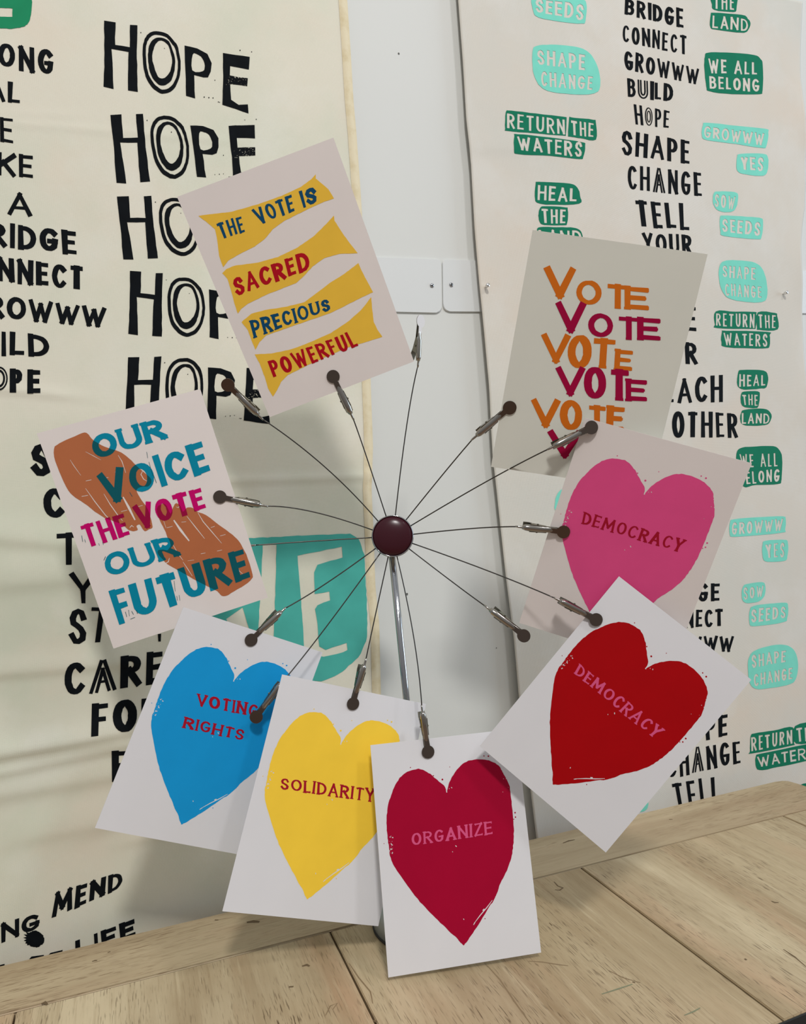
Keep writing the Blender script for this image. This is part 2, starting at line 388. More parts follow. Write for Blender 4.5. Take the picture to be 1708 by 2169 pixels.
def ccw(p):
    a = sum(p[i][0]*p[(i+1) % len(p)][1] - p[(i+1) % len(p)][0]*p[i][1] for i in range(len(p)))
    return p if a > 0 else p[::-1]
def smooth_loop(pts, sub=5, jit=0.0, seed=1):
    """closed Catmull-Rom outline with a slightly rough hand-cut edge"""
    rnd = random.Random(seed); n = len(pts); out = []
    for i in range(n):
        a, b, c, d = [Vector(pts[(i+k) % n]) for k in (-1, 0, 1, 2)]
        for s in range(sub):
            t = s/sub
            p = 0.5*((2*b) + (c-a)*t + (2*a-5*b+4*c-d)*t*t + (3*b-a-3*c+d)*t**3)
            out.append((p.x + rnd.uniform(-jit, jit), p.y + rnd.uniform(-jit, jit)))
    return out
def sharp_loop(pts, step, jit=0.0, seed=1):
    rnd = random.Random(seed); n = len(pts); out = []
    for i in range(n):
        a, b = Vector(pts[i]), Vector(pts[(i+1) % n]); m = max(1, int((b-a).length/step))
        for s in range(m):
            p = a.lerp(b, s/m); out.append((p.x + rnd.uniform(-jit, jit), p.y + rnd.uniform(-jit, jit)))
    return out
def cdt(layers, keep, grid=None, eps=1e-4):
    """layers: {tag: [polygons]}; keep(tags) -> material index or None. One flat, non-overlapping triangulation."""
    V, Fc, tags = [], [], []
    for tg, polys in layers.items():
        for p in polys:
            p = ccw([tuple(x) for x in p])
            if tg != 'area' and len(p) == 4: p = ccw(hull(p))
            if len(p) < 3: continue
            if grid: p = sharp_loop(p, grid)
            b = len(V); V += [Vector(x) for x in p]; Fc.append(list(range(b, b+len(p)))); tags.append(tg)
    if grid:
        xs = [v.x for v in V]; ys = [v.y for v in V]
        x = min(xs) + grid*0.37
        while x < max(xs):
            y = min(ys) + grid*0.41
            while y < max(ys):
                V.append(Vector((x, y))); y += grid
            x += grid
    v, _, f, _, _, of = delaunay_2d_cdt(V, [], Fc, 0, eps)
    faces, mi = [], []
    for tri, o in zip(f, of):
        if not o: continue
        k = keep({tags[i] for i in o})
        if k is None: continue
        faces.append(list(tri)); mi.append(k)
    used = sorted({i for t in faces for i in t}); re = {o: i for i, o in enumerate(used)}
    return [v[i] for i in used], [[re[i] for i in t] for t in faces], mi
def only(t): return lambda s: 0

# ------------------------------------------------------------------ the setting
YW = 0.717                       # white wall
wall = structure(new_mesh('wall_back', [(-1.6, YW, 0), (2.6, YW, 0), (2.6, YW, 3.2), (-1.6, YW, 3.2), (-1.6, YW+.1, 0), (2.6, YW+.1, 0), (2.6, YW+.1, 3.2), (-1.6, YW+.1, 3.2)],
    [(0,1,2,3), (5,4,7,6), (4,0,3,7), (1,5,6,2), (3,2,6,7), (4,5,1,0)], MWALL))
structure(new_mesh('floor', [(-1.6, -2.0, -.05), (2.6, -2.0, -.05), (2.6, YW, -.05), (-1.6, YW, -.05), (-1.6, -2.0, 0), (2.6, -2.0, 0), (2.6, YW, 0), (-1.6, YW, 0)],
    [(3,2,1,0), (4,5,6,7), (0,1,5,4), (1,2,6,5), (2,3,7,6), (3,0,4,7)], MDARK))

# ------------------------------------------------------------------ table
tbl = empty('table', (0.15, 0.53, 0))
tag(tbl, 'narrow pale wooden table with wide planks and a rounded end board against the wall', 'table')
def T(px, py): p = on_table(px, py); return Vector((p.x, p.y, 0))
org = Vector((0.15, 0.53, 0))
seam = [T(0, 2150), T(700, 1975), T(1229, 1837), T(1658, 1727), T(1708, 1713)]
def seam_y(x): a, b = seam[0], seam[3]; return a.y + (b.y-a.y)*(x-a.x)/(b.x-a.x)
xs_j = [-0.62, -0.355, -0.096, 0.1502, 0.4095, 0.679, 0.80]
bm = bmesh.new(); YF = 0.3695; g = 0.0009
for a, b in zip(xs_j, xs_j[1:]):
    top = [Vector((a+g, seam_y(a)-g, TOP)), Vector((b-g, seam_y(b)-g, TOP)), Vector((b-g, YF, TOP)), Vector((a+g, YF, TOP))]
    bm_prism(bm, [p-org for p in top], 0, -0.028, Vector((0, 0, 1)))
bmesh.ops.bevel(bm, geom=[e for e in bm.edges if all(abs(v.co.z-TOP) < 1e-5 for v in e.verts)], offset=0.0007, segments=2, affect='EDGES')
tt = from_bm('tabletop', bm, MWOOD, tbl)
bm = bmesh.new(); bm_box(bm, Vector((-0.62, YF+.012, TOP-.034))-org, Vector((0.79, 0.61, TOP-.006))-org)
from_bm('apron', bm, MEDGE, tbl)
bm = bmesh.new(); bm_box(bm, Vector((-0.62, YF-.0015, TOP-.036))-org, Vector((0.80, YF-.0001, TOP-.0012))-org)  # added strip, stands in for something black seen below the table
from_bm('dark_cover_strip', bm, MBLACKM, tbl)['label'] = 'black strip added to cover the dark corner below the front edge'
cor = [T(1640, 1655), T(1656, 1653), T(1670, 1653.5), T(1690, 1659), T(1708, 1668)]
dirx = (cor[4]-cor[3]).normalized()
pl = [Vector((-0.62, seam_y(-0.62)+g, 0)), Vector((-0.62, 0.694, 0))] + cor + [cor[4] + Vector((0.03, -0.028, 0)), cor[4]+Vector((0.045, -0.06, 0)), Vector((cor[4].x+0.045, seam_y(.8)+g, 0))]
bm = bmesh.new(); bm_prism(bm, [p + Vector((0, 0, TOP)) - org for p in pl], 0.0006, -0.03, Vector((0, 0, 1)))
bmesh.ops.bevel(bm, geom=[e for e in bm.edges if all(v.co.z > TOP-0.001 for v in e.verts)], offset=0.0022, segments=3, affect='EDGES')
eb = from_bm('end_board', bm, MWOODB, tbl)
for x in (-0.58, 0.74):
    for y in (0.41, 0.60):
        bm = bmesh.new(); bm_box(bm, Vector((x-.025, y-.025, 0))-org, Vector((x+.025, y+.025, TOP-.02))-org)
        bmesh.ops.bevel(bm, geom=bm.edges[:], offset=0.003, segments=2, affect='EDGES')
        from_bm('leg', bm, MWOODB, tbl)
# knots, cracks and scratches in the wood
def mark(pxs, w, o_parent, zz, m):
    V, Fc = [], []
    P = [on_table(*p, z=zz) for p in pxs]
    for i, p in enumerate(P):
        d = (P[min(i+1, len(P)-1)] - P[max(0, i-1)]).normalized(); nn = Vector((-d.y, d.x, 0))
        h = w*(0.25 + 0.75*math.sin(math.pi*(i+0.4)/(len(P)-0.2)))
        V += [p + nn*h - org, p - nn*h - org]
    for i in range(len(P)-1): Fc.append((2*i, 2*i+1, 2*i+3, 2*i+2))
    return V, Fc
MARKM = mat('wood_scar', srgb(104, 84, 58), 0.8); MARKL = mat('wood_scratch', srgb(134, 112, 82), 0.8); MARKG = mat('green_pencil_trace', srgb(124, 128, 100), 0.8)
def marks(name, items, zz, parent, m):
    for pxs, w in items:
        v, f = mark(pxs, w, parent, zz, m); new_mesh(name, v, f, m, parent=parent)
marks('knot', [([(655,1953),(668,1947),(684,1946),(697,1950)], .0022), ([(1174,1867),(1182,1876),(1193,1880),(1186,1885),(1176,1884)], .0008), ([(1635,1908),(1642,1911),(1650,1911)], .0009),
    ([(1578,2030),(1582,2033)], .0012), ([(1164,1954),(1170,1960)], .0006), ([(640,2046),(650,2043),(656,2046)], .0014), ([(612,2090),(622,2089)], .0011), ([(1340,2079),(1346,2081)], .0008),
    ([(792,2160),(797,2164)], .0012), ([(1660,2010),(1684,2026),(1708,2047)], .0006)], TOP+.00012, tbl, MARKM)
marks('knot', [([(195,2036),(201,2034),(206,2034)], .0008), ([(228,2017),(234,2015)], .0008), ([(88,2126),(94,2122),(100,2127)], .0014), ([(523,1953),(536,1951),(550,1952)], .002), ([(455,1948),(463,1948)], .0008),
    ([(1193,1785),(1206,1780),(1218,1778)], .0009), ([(1418,1735),(1425,1735)], .0007)], TOP+.00075, tbl, MARKM)
marks('crack', [([(1033,2045),(1060,2075),(1090,2120),(1125,2169)], .0006), ([(1290,2055),(1320,2070),(1357,2081)], .0005), ([(1120,2035),(1150,2037),(1180,2042),(1204,2045)], .0006),
    ([(740,2040),(760,2070),(785,2100),(790,2125)], .0006), ([(690,2150),(700,2130),(715,2124),(705,2138)], .0006)], TOP+.00012, tbl, MARKL)
marks('stain', [([(1275,2105),(1310,2094),(1340,2084)], .0007), ([(1450,2150),(1470,2142),(1484,2134)], .0006)], TOP+.00013, tbl, MARKG)

# ------------------------------------------------------------------ wall plates with screws
def rounded(q, radii, n=8):
    pts = []
    for i in range(4):
        p = Vector(q[i]); a = Vector(q[i-1]); b = Vector(q[(i+1) % 4]); r = radii[i]
        if r <= 0: pts.append(p); continue
        u = (a-p).normalized()*r; v = (b-p).normalized()*r
        for k in range(n+1):
            t = k/n; pts.append((p+u)*(1-t)**2 + p*2*t*(1-t) + (p+v)*t*t)
    return pts
def plate(q, radii, screws, label):
    Y = YW - 0.0022
    P = [on_y(x, y, Y) for x, y in rounded([(a, b) for a, b in q], radii)]
    c = sum(P, Vector())/len(P); c.y = YW
    bm = bmesh.new(); bm_prism(bm, [p-c for p in P], 0, 0.0022, Vector((0, 1, 0)))
    bmesh.ops.bevel(bm, geom=[e for e in bm.edges if all(abs(v.co.y+0.0022) < 1e-5 for v in e.verts)], offset=0.0005, segments=2, affect='EDGES')
    o = from_bm('wall_plate', bm, MPLATE); o.location = c; tag(o, label, 'wall plate', 'white metal plates on the wall')
    for i, (sx, sy, ang) in enumerate(screws):
        p = on_y(sx, sy, Y-.0006) - c
        bm = bmesh.new(); bm_lathe(bm, [(0, .0009), (.0016, .0008), (.0023, .0002), (.0024, -.0012)], 20)
        m4 = Matrix.Translation(p) @ Matrix.Rotation(math.pi/2, 4, 'X')
        s = from_bm('screw', bm, MCHROME, o, True, m4)
        bm = bmesh.new(); bm_box(bm, (-.0017, -.0003, .0004), (.0017, .0003, .00096))
        bm_box(bm, (-.0003, -.0017, .0004), (.0003, .0017, .00094))
        from_bm('screw_slot', bm, MRUBBER, s, False, Matrix.Rotation(ang, 4, 'Z'))
    return o
plate([(700, 540), (935, 549), (936.5, 662), (700, 657)], [0, 9, 15, 0], [(915.5, 604, 0.6)], 'white metal wall plate with one screw, left of the vertical joint behind the stand')
plate([(938, 549), (1790, 576), (1790, 664), (939.5, 659)], [9, 0, 0, 17], [(956.5, 602.5, 0.2)], 'long white metal wall plate with one screw, running behind the right banner')
# small nail holes in the wall
V, Fc = [], []
for (x, y, r) in ((845, 113, .0011), (862.5, 1258, .0013), (1052, 1372, .0006)):
    c = on_y(x, y, YW-.0002); b = len(V)
    V += [c + Vector((r*math.cos(k*1.047), 0, r*1.2*math.sin(k*1.047))) - Vector((0, 0, 0)) for k in range(6)]; Fc.append(tuple(range(b, b+6))[::-1])
new_mesh('nail_holes', V, Fc, mat('hole_dark', srgb(96, 96, 92), 0.9), parent=wall)

# ------------------------------------------------------------------ banners
YB_L, YB_R = YW - 0.0065, YW - 0.0085
def interp(tab, z):
    for (z0, x0), (z1, x1) in zip(tab, tab[1:]):
        if z1 <= z <= z0: return x0 + (x1-x0)*(z0-z)/(z0-z1)
    return tab[0][1] if z > tab[0][0] else tab[-1][1]
def zx(pts, y): return sorted(((on_y(px, py, y).z, on_y(px, py, y).x) for px, py in pts), reverse=True)
L_RIGHT = zx([(727,-160),(735,0),(743,126),(748,212),(755,289),(763,398),(776,600),(785,807),(790,947),(787,1035),(791,1123),(795,1240),(803,1324),(806,1465),(812,1600),(818,1750),(822,1900),(836,2120)], YB_L)
R_LEFT = zx([(958,-160),(970,0),(980,133),(987,252),(997,348),(1004,481),(1012,581),(1020,664),(1033,813),(1042,965),(1051,1041),(1069,1209),(1087,1349),(1097,1469),(1124,1683),(1135,1774),(1160,2000)], YB_R)
R_RIGHT = zx([(1697,-160),(1697,0),(1697,161),(1703,242),(1706,290),(1705,340),(1708,390),(1707,440),(1700,480),(1695,520),(1695,560),(1697,600),(1698,650),(1702,700),(1712,900),(1730,1200),(1760,1500),(1800,1900)], YB_R)
def crease(px0, py0, px1, py1, w, amp, y, skew=0.0, ext=0.03):
    a, b = on_y(px0, py0, y), on_y(px1, py1, y); return (a.x, a.z, b.x, b.z, w*(0.66 if y > YW - .0075 else 1), amp*(0.8 if y > YW - .0075 else 1), skew, ext)
CL_ = [crease(*c, YB_L) for c in (
  (-60, 900, 150, 918, .006, .0016, 1.0), (430, 1046, 690, 1036, .005, .0022, 1.0), (-60, 1142, 200, 1165, .010, .0022, .6),
  (-60, 1285, 180, 1262, .012, .0022, .5), (-60, 1395, 240, 1372, .011, .0028, .8), (-60, 1512, 340, 1440, .010, .0042, .9), (-60, 1590, 320, 1515, .010, .0032, .8),
  (-60, 1675, 260, 1640, .014, .0030, .6), (-60, 1790, 330, 1715, .013, .0030, .6), (60, 1890, 470, 1790, .012, .0018, .6), (330, 1890, 480, 1850, .008, .0014, .6), (200, 2010, 400, 1900, .016, .0018, .5),
  (-60, 355, 420, 385, .004, .0007, .8), (120, 345, 60, 345, .004, .0004, .8))]
CR_ = [crease(*c, YB_R) for c in ((1050, 120, 1160, 210, .02, .0015, .3), (1040, 700, 1180, 1290, .02, .0012, .3), (1600, 100, 1690, 560, .022, .002, .3), (1120, 1500, 1330, 1620, .02, .0014, .4),
  (1420, 760, 1650, 800, .012, .0008, .6), (1030, 195, 1300, 205, .01, .0006, .6), (1560, 420, 1700, 560, .012, .0014, .5))]
def hgt(cr, x, z, seed, amp):
    h = amp*noise.noise(Vector((x*5.0, seed, z*4.0))) + amp*0.4*noise.noise(Vector((x*16, seed+7, z*13)))
    for x0, z0, x1, z1, w, a, sk, ext in cr:
        dx, dz = x1-x0, z1-z0; L = math.hypot(dx, dz); t = ((x-x0)*dx + (z-z0)*dz)/L; d = ((z-z0)*dx - (x-x0)*dz)/L
        if dx < 0: d = -d
        fall = 1.0
        if t < 0: fall = math.exp(-(t/ext)**2)
        elif t > L: fall = math.exp(-((t-L)/ext)**2)
        # sharp below the ridge, gentle above it
        ww = w*(1+sk) if d > 0 else w*(1-0.45*sk)
        h += a*fall*math.exp(-(d/ww)**2)
    return h
def hL(x, z): return 0.0012 + hgt(CL_, x, z, 3.3, 0.0012)
def hR(x, z):
    e = max(0.0, x - interp(R_LEFT, z)); er = max(0.0, interp(R_RIGHT, z) - x)
    return 0.0010 + hgt(CR_, x, z, 9.1, 0.0012) + 0.001*math.exp(-e/0.02) + 0.002*math.exp(-er/0.015)*math.sin(z*32)
def banner(name, xl, xr, z0, z1, Y, hf, m, label, step):
    nz = int((z1-z0)/step); nx = int(max(xr(z0 + (z1-z0)*j/nz) - xl(z0 + (z1-z0)*j/nz) for j in range(nz+1))/step)
    c = Vector((0.5*(xl(1.1)+xr(1.1)), Y, 0.5*(z0+z1)))
    V, Fc = [], []
    for j in range(nz+1):
        z = z0 + (z1-z0)*j/nz; a, b = xl(z), xr(z)
        for i in range(nx+1):
            x = a + (b-a)*i/nx; V.append(Vector((x, Y - hf(x, z), z)) - c)
    for j in range(nz):
        for i in range(nx): k = j*(nx+1)+i; Fc.append((k, k+1, k+nx+2, k+nx+1))
    o = new_mesh(name, V, Fc, m, smooth=True); o.location = c
    md = o.modifiers.new('cloth_thickness', 'SOLIDIFY'); md.thickness = 0.0006; md.offset = -1.0
    tag(o, label, 'banner', 'printed cloth banners on the wall'); return o, c
BL, cL = banner('fabric_banner', lambda z: -0.27, lambda z: interp(L_RIGHT, z), 0.62, 1.80, YB_L, hL, MCLOTHL, 'cream cotton banner with HOPE printed five times in large black letters', 0.0032)
BR, cR = banner('fabric_banner', lambda z: interp(R_LEFT, z), lambda z: interp(R_RIGHT, z), 0.62, 1.80, YB_R, hR, MCLOTHR, 'off-white cotton banner with green and pale teal word badges beside black words', 0.0032)

def cloth_print(name, par, c, Y, hf, layers, keep, mats, grid=8, off=0.0003, parent=None):
    v, f, mi = cdt(layers, keep, grid, 1e-3)
    V = []
    for p in v:
        q = on_y(p[0], p[1], Y); q = on_y(p[0], p[1], Y - hf(q.x, q.z)); V.append(Vector((q.x, Y - hf(q.x, q.z) - off, q.z)) - c)
    # pixel rows run downwards, so flip to face the room
    f = [t[::-1] for t in f]
    o = new_mesh(name, V, f, mats, mi, parent=parent or par, smooth=True)
    return o
def pL(name, layers, keep, mats, **k): return cloth_print(name, BL, cL, YB_L, hL, layers, keep, mats, **k)
def pR(name, layers, keep, mats, **k): return cloth_print(name, BR, cR, YB_R, hR, layers, keep, mats, **k)
def keep0(s): return 0
# ---- the left banner's words
def z1(p, oy=0): return (p[0]/2.8467, p[1]/2.8467 + oy)
def Q1(*pts, oy=0): return [z1(p, oy) for p in pts]
HO = {'H': [(628,123),(697,133),(694,270),(783,285),(785,148),(828,153),(826,350),(831,552),(771,545),(776,313),(673,294),(680,420),(686,536),(626,523),(630,320)],
 'O1': [(940,187),(1000,200),(1045,240),(1075,290),(1090,390),(1080,470),(1050,535),(1000,563),(955,555),(905,510),(873,440),(860,330),(868,250),(895,203)],
 'O2': [(942,208),(995,220),(1032,255),(1060,305),(1073,390),(1063,465),(1037,515),(995,540),(960,530),(920,490),(892,430),(880,330),(885,262),(908,222)],
 'O3': [(960,225),(1010,242),(1038,290),(1057,370),(1048,440),(1028,490),(990,514),(950,505),(914,455),(896,390),(894,310),(912,250)],
 'O4': [(975,243),(1008,265),(1028,310),(1038,380),(1020,440),(985,472),(955,462),(932,410),(919,350),(926,295),(946,255)],
 'P': [(1112,273),(1190,292),(1250,325),(1277,380),(1270,430),(1255,465),(1228,467),(1170,450),(1176,592),(1122,578),(1118,420)],
 'P2': [(1162,327),(1192,328),(1220,350),(1235,395),(1222,430),(1160,423)],
 'E': [(1344,318),(1505,342),(1500,420),(1388,397),(1388,455),(1494,472),(1490,520),(1390,505),(1393,600),(1440,630),(1495,628),(1500,682),(1342,632),(1346,500)]}
REF = {'a': (628,123), 'b': (828,153), 'c': (831,552), 'd': (626,523), 'o': (940,187), 'u': (1000,563), 'p': (1112,273), 'q': (1176,592), 'r': (1122,578), 'e': (1344,318), 'f': (1505,342), 'g': (1342,632), 'h': (1500,682)}
INST = [(0, dict(REF)),
 (0, dict(a=(655,697), b=(850,704), c=(906,1092), d=(706,1078), o=(1000,704), u=(1060,1084), p=(1148,737), q=(1243,1080), r=(1192,1078), e=(1382,730), f=(1527,760))),
 (0, dict(a=(701,1177), b=(896,1190), c=(952,1561), d=(755,1552), o=(1050,1193), u=(1110,1553))),
 (550, dict(a=(778,65), b=(972,88), c=(978,460), d=(778,440), o=(1115,112), u=(1145,467), p=(1256,163), q=(1312,482))),
 (550, dict(a=(768,568), b=(965,590), o=(1110,607), p=(1247,650), q=(1303,967), r=(1250,962), e=(1483,648), g=(1470,972), h=(1628,978)))]
for n_, (oy, pts) in enumerate(INST):
    A = np.array([[REF[k][0], REF[k][1], 1] for k in pts]); Bx = np.array([pts[k] for k in pts])
    if n_ == 2: A = np.vstack([A, [[1500, 682, 1]]]); Bx = np.vstack([Bx, [[1645, 1560]]])
    X, *_ = np.linalg.lstsq(A, Bx, rcond=None)
    mp = lambda P: [z1(tuple(np.array([x, y, 1]) @ X), oy) for x, y in P]
    sm = {k: (smooth_loop(v, 4, 1.2, n_+5) if k[0] == 'O' else sharp_loop(v, 40, 1.6, n_+5)) for k, v in HO.items()}
    sm['P'] = sharp_loop(HO['P'], 40, 1.6, n_); sm['P2'] = smooth_loop(HO['P2'], 3, .8, n_)
    rnd = random.Random(40+n_)
    specks = []
    for _ in range(46):
        x, y = rnd.uniform(1360, 1488), rnd.uniform(462, 516); s = rnd.uniform(1.5, 4.5)
        specks.append(mp([(x-s, y-s*.6), (x+s*1.3, y-s*.3), (x+s*.4, y+s*.8)]))
    inkdots = []
    for x, y in ((850,196),(992,291),(1317,614),(1325,616),(1518,312),(1448,303),(1232,585),(1260,588),(1285,590),(1296,483)):
        s = rnd.uniform(1.8, 3.4); inkdots.append(mp([(x-s, y-s), (x+s, y-s), (x+s*.8, y+s), (x-s, y+s)]))
    lay = {'ink': [mp(sm[k]) for k in ('H', 'P', 'E')] + inkdots, 'r1': [mp(sm['O1'])], 'r2': [mp(sm['O2'])], 'r3': [mp(sm['O3'])], 'r4': [mp(sm['O4'])], 'no': [mp(sm['P2'])] + specks}
    def kp(s):
        if 'no' in s: return None
        if 'ink' in s: return 0
        if 'r4' in s: return None
        if 'r3' in s: return 0
        if 'r2' in s: return None
        return 0 if 'r1' in s else None
    # wobbly outlines are concave: register them as areas
    lay = {('area' if k == 'x' else k): v for k, v in lay.items()}
    pL('lettering', lay, kp, MBLACK)
LW = [
 ('BELONG', Q1((-310,205),(325,303),(325,458),(-310,352)), .24), ('AL', Q1((-80,470),(125,497),(125,630),(-80,605)), .2), ('E', Q1((-2,703),(80,712),(84,870),(2,855)), .17),
 ('KE', Q1((-20,918),(203,940),(203,1080),(-20,1052)), .22), ('A', Q1((48,1153),(190,1160),(193,1310),(48,1298)), .2), ('RIDGE', Q1((-75,1330),(465,1392),(465,1537),(-75,1478)), .25),
 ('NNECT', Q1((-15,1548),(505,1608),(505,1749),(-15,1695)), .26), ('ROWWW', Q1((-75,205),(642,290),(632,412),(-75,345), oy=550), .25), ('ILD', Q1((5,430),(297,460),(297,588),(5,577), oy=550), .24),
 ('S', Q1((190,1112),(310,1112),(308,1302),(188,1298), oy=550), .3), ('C', Q1((262,1372),(392,1372),(390,1558),(262,1555), oy=550), .3),
 ('T', Q1((332,78),(490,70),(490,268),(345,273), oy=1100), .19), ('Y', Q1((418,325),(575,335),(560,500),(450,500), oy=1100), .19), ('S', Q1((415,530),(525,535),(525,762),(415,758), oy=1100), .17),
 ('T', Q1((548,530),(682,535),(650,742),(528,748), oy=1100), .15), ('CaRE', Q1((387,868),(985,795),(985,985),(387,1078), oy=1100), .26), ('FOR', Q1((553,1105),(975,1062),(975,1262),(553,1308), oy=1100), .22),
 ('E', Q1((672,1388),(775,1380),(775,1580),(675,1587), oy=1100), .24),
 ('ING', Q1((-35,880),(243,797),(243,895),(-35,1005), oy=1650), .27), ('MEND', Q1((325,690),(745,550),(735,655),(312,838), oy=1650), .26), ('LIFE', Q1((452,975),(812,838),(825,945),(455,1100), oy=1650), .28),
]
for i, (t, q, w) in enumerate(LW):
    pL('lettering', {'ink': word(t, q, w, 0.72, .13, 0, .035, i, .035)}, keep0, MBLACK)
q = Q1((-50,645),(247,665),(247,805),(-50,787), oy=550)
op = letters([('P', 60/2.8467, 550+655/2.8467, 137/2.8467, 550+800/2.8467), ('E', 165/2.8467, 550+660/2.8467, 248/2.8467, 550+806/2.8467)], .25, .75, 0, .03, 3)
ring = lambda cx, cy, rx, ry, oy: [z1((cx+rx*math.cos(a*math.pi/12), cy+ry*math.sin(a*math.pi/12)), oy) for a in range(24)]
pL('lettering', {'ink': op, 'r1': [ring(-5, 715, 52, 72, 550)], 'r2': [ring(-5, 715, 43, 62, 550)], 'r3': [ring(-5, 715, 36, 54, 550)], 'r4': [ring(-5, 715, 24, 40, 550)]},
   lambda s: 0 if ('ink' in s or ('r3' in s and 'r4' not in s) or ('r1' in s and 'r2' not in s)) else None, MBLACK)
# ink blot and tops of a last, half hidden word
rnd = random.Random(5); bl = []
for k in range(44):
    a = 2*math.pi*k/44; r = 52 + rnd.uniform(-3, 3)
    if 2.2 < a < 3.9 and k % 2: r += rnd.uniform(6, 22)
    bl.append((212 + r*1.05*math.cos(a), 963 + r*.95*math.sin(a)))
pL('ink_blot', {'ink': [[z1(p, 1650) for p in bl]]}, keep0, MBLACK)
pL('lettering', {'ink': [[z1(p, 1650) for p in P] for P in ([(178,1082),(190,1068),(265,1058),(262,1100),(180,1110)], [(295,1056),(305,1046),(378,1028),(372,1075),(300,1090)], [(-10,1122),(28,1112),(26,1150),(-10,1150)])]}, keep0, MBLACK)
pL('lettering', {'ink': [[z1(p, 1100) for p in [(952,690),(972,688),(970,735),(955,735)]]]}, keep0, MBLACK)
# green badge at the top and teal badge beside the pole
P = smooth_loop([(-150,-160),(60,-170),(185,-150),(192,-20),(190,60),(170,138),(120,166),(40,172),(-60,165),(-150,150)], 6, 1.6, 3)
pL('printed_badge', {'area': [[z1(p) for p in P]], 'no': [[z1(p) for p in sharp_loop([(-80,44),(76,50),(74,102),(-80,98)], 20, 1)]]}, lambda s: None if 'no' in s else 0, MGREEN2)
P = sharp_loop([(415,1150),(520,1140),(640,1134),(742,1130),(760,1140),(772,1175),(776,1250),(779,1320),(776,1358),(760,1392),(725,1422),(700,1436),(680,1442),(640,1440),(420,1440)], 9, 0.8, 4)
Vv = [[(557,1154),(586,1153),(584,1230),(580,1350),(546,1350),(552,1250)], [(480,1310),(514,1286),(534,1352),(500,1380)]]
Ee = [(631,1176),(724,1158),(726,1180),(672,1196),(666,1212),(667,1258),(698,1253),(699,1271),(672,1281),(668,1290),(672,1320),(676,1368),(690,1376),(735,1361),(736,1376),(727,1381),(686,1391),(645,1384),(640,1300),(634,1230)]
pL('printed_badge', {'area': [P], 'no': [sharp_loop(v, 14, .6) for v in Vv] + [sharp_loop(Ee, 14, .7)]}, lambda s: None if 'no' in s else 0, MTEAL2)
# stitched hem along the right edge
V, Fc = [], []
zs = [0.62 + 1.18*j/240 for j in range(241)]
for j, z in enumerate(zs):
    xr = interp(L_RIGHT, z)
    for i in range(7):
        x = xr - 0.0098 + 0.0097*i/6; V.append(Vector((x, YB_L - hL(x, z) - 0.0009*math.sin(math.pi*min(1, i/5.0))*(1+.35*noise.noise(Vector((x*300, 0, z*260)))) - 0.0004, z)) - cL)
for j in range(240):
    for i in range(6): k = j*7+i; Fc.append((k, k+1, k+8, k+7))
new_mesh('hem', V, Fc, MHEM, parent=BL, smooth=True)['label'] = 'stitched yellowish hem'

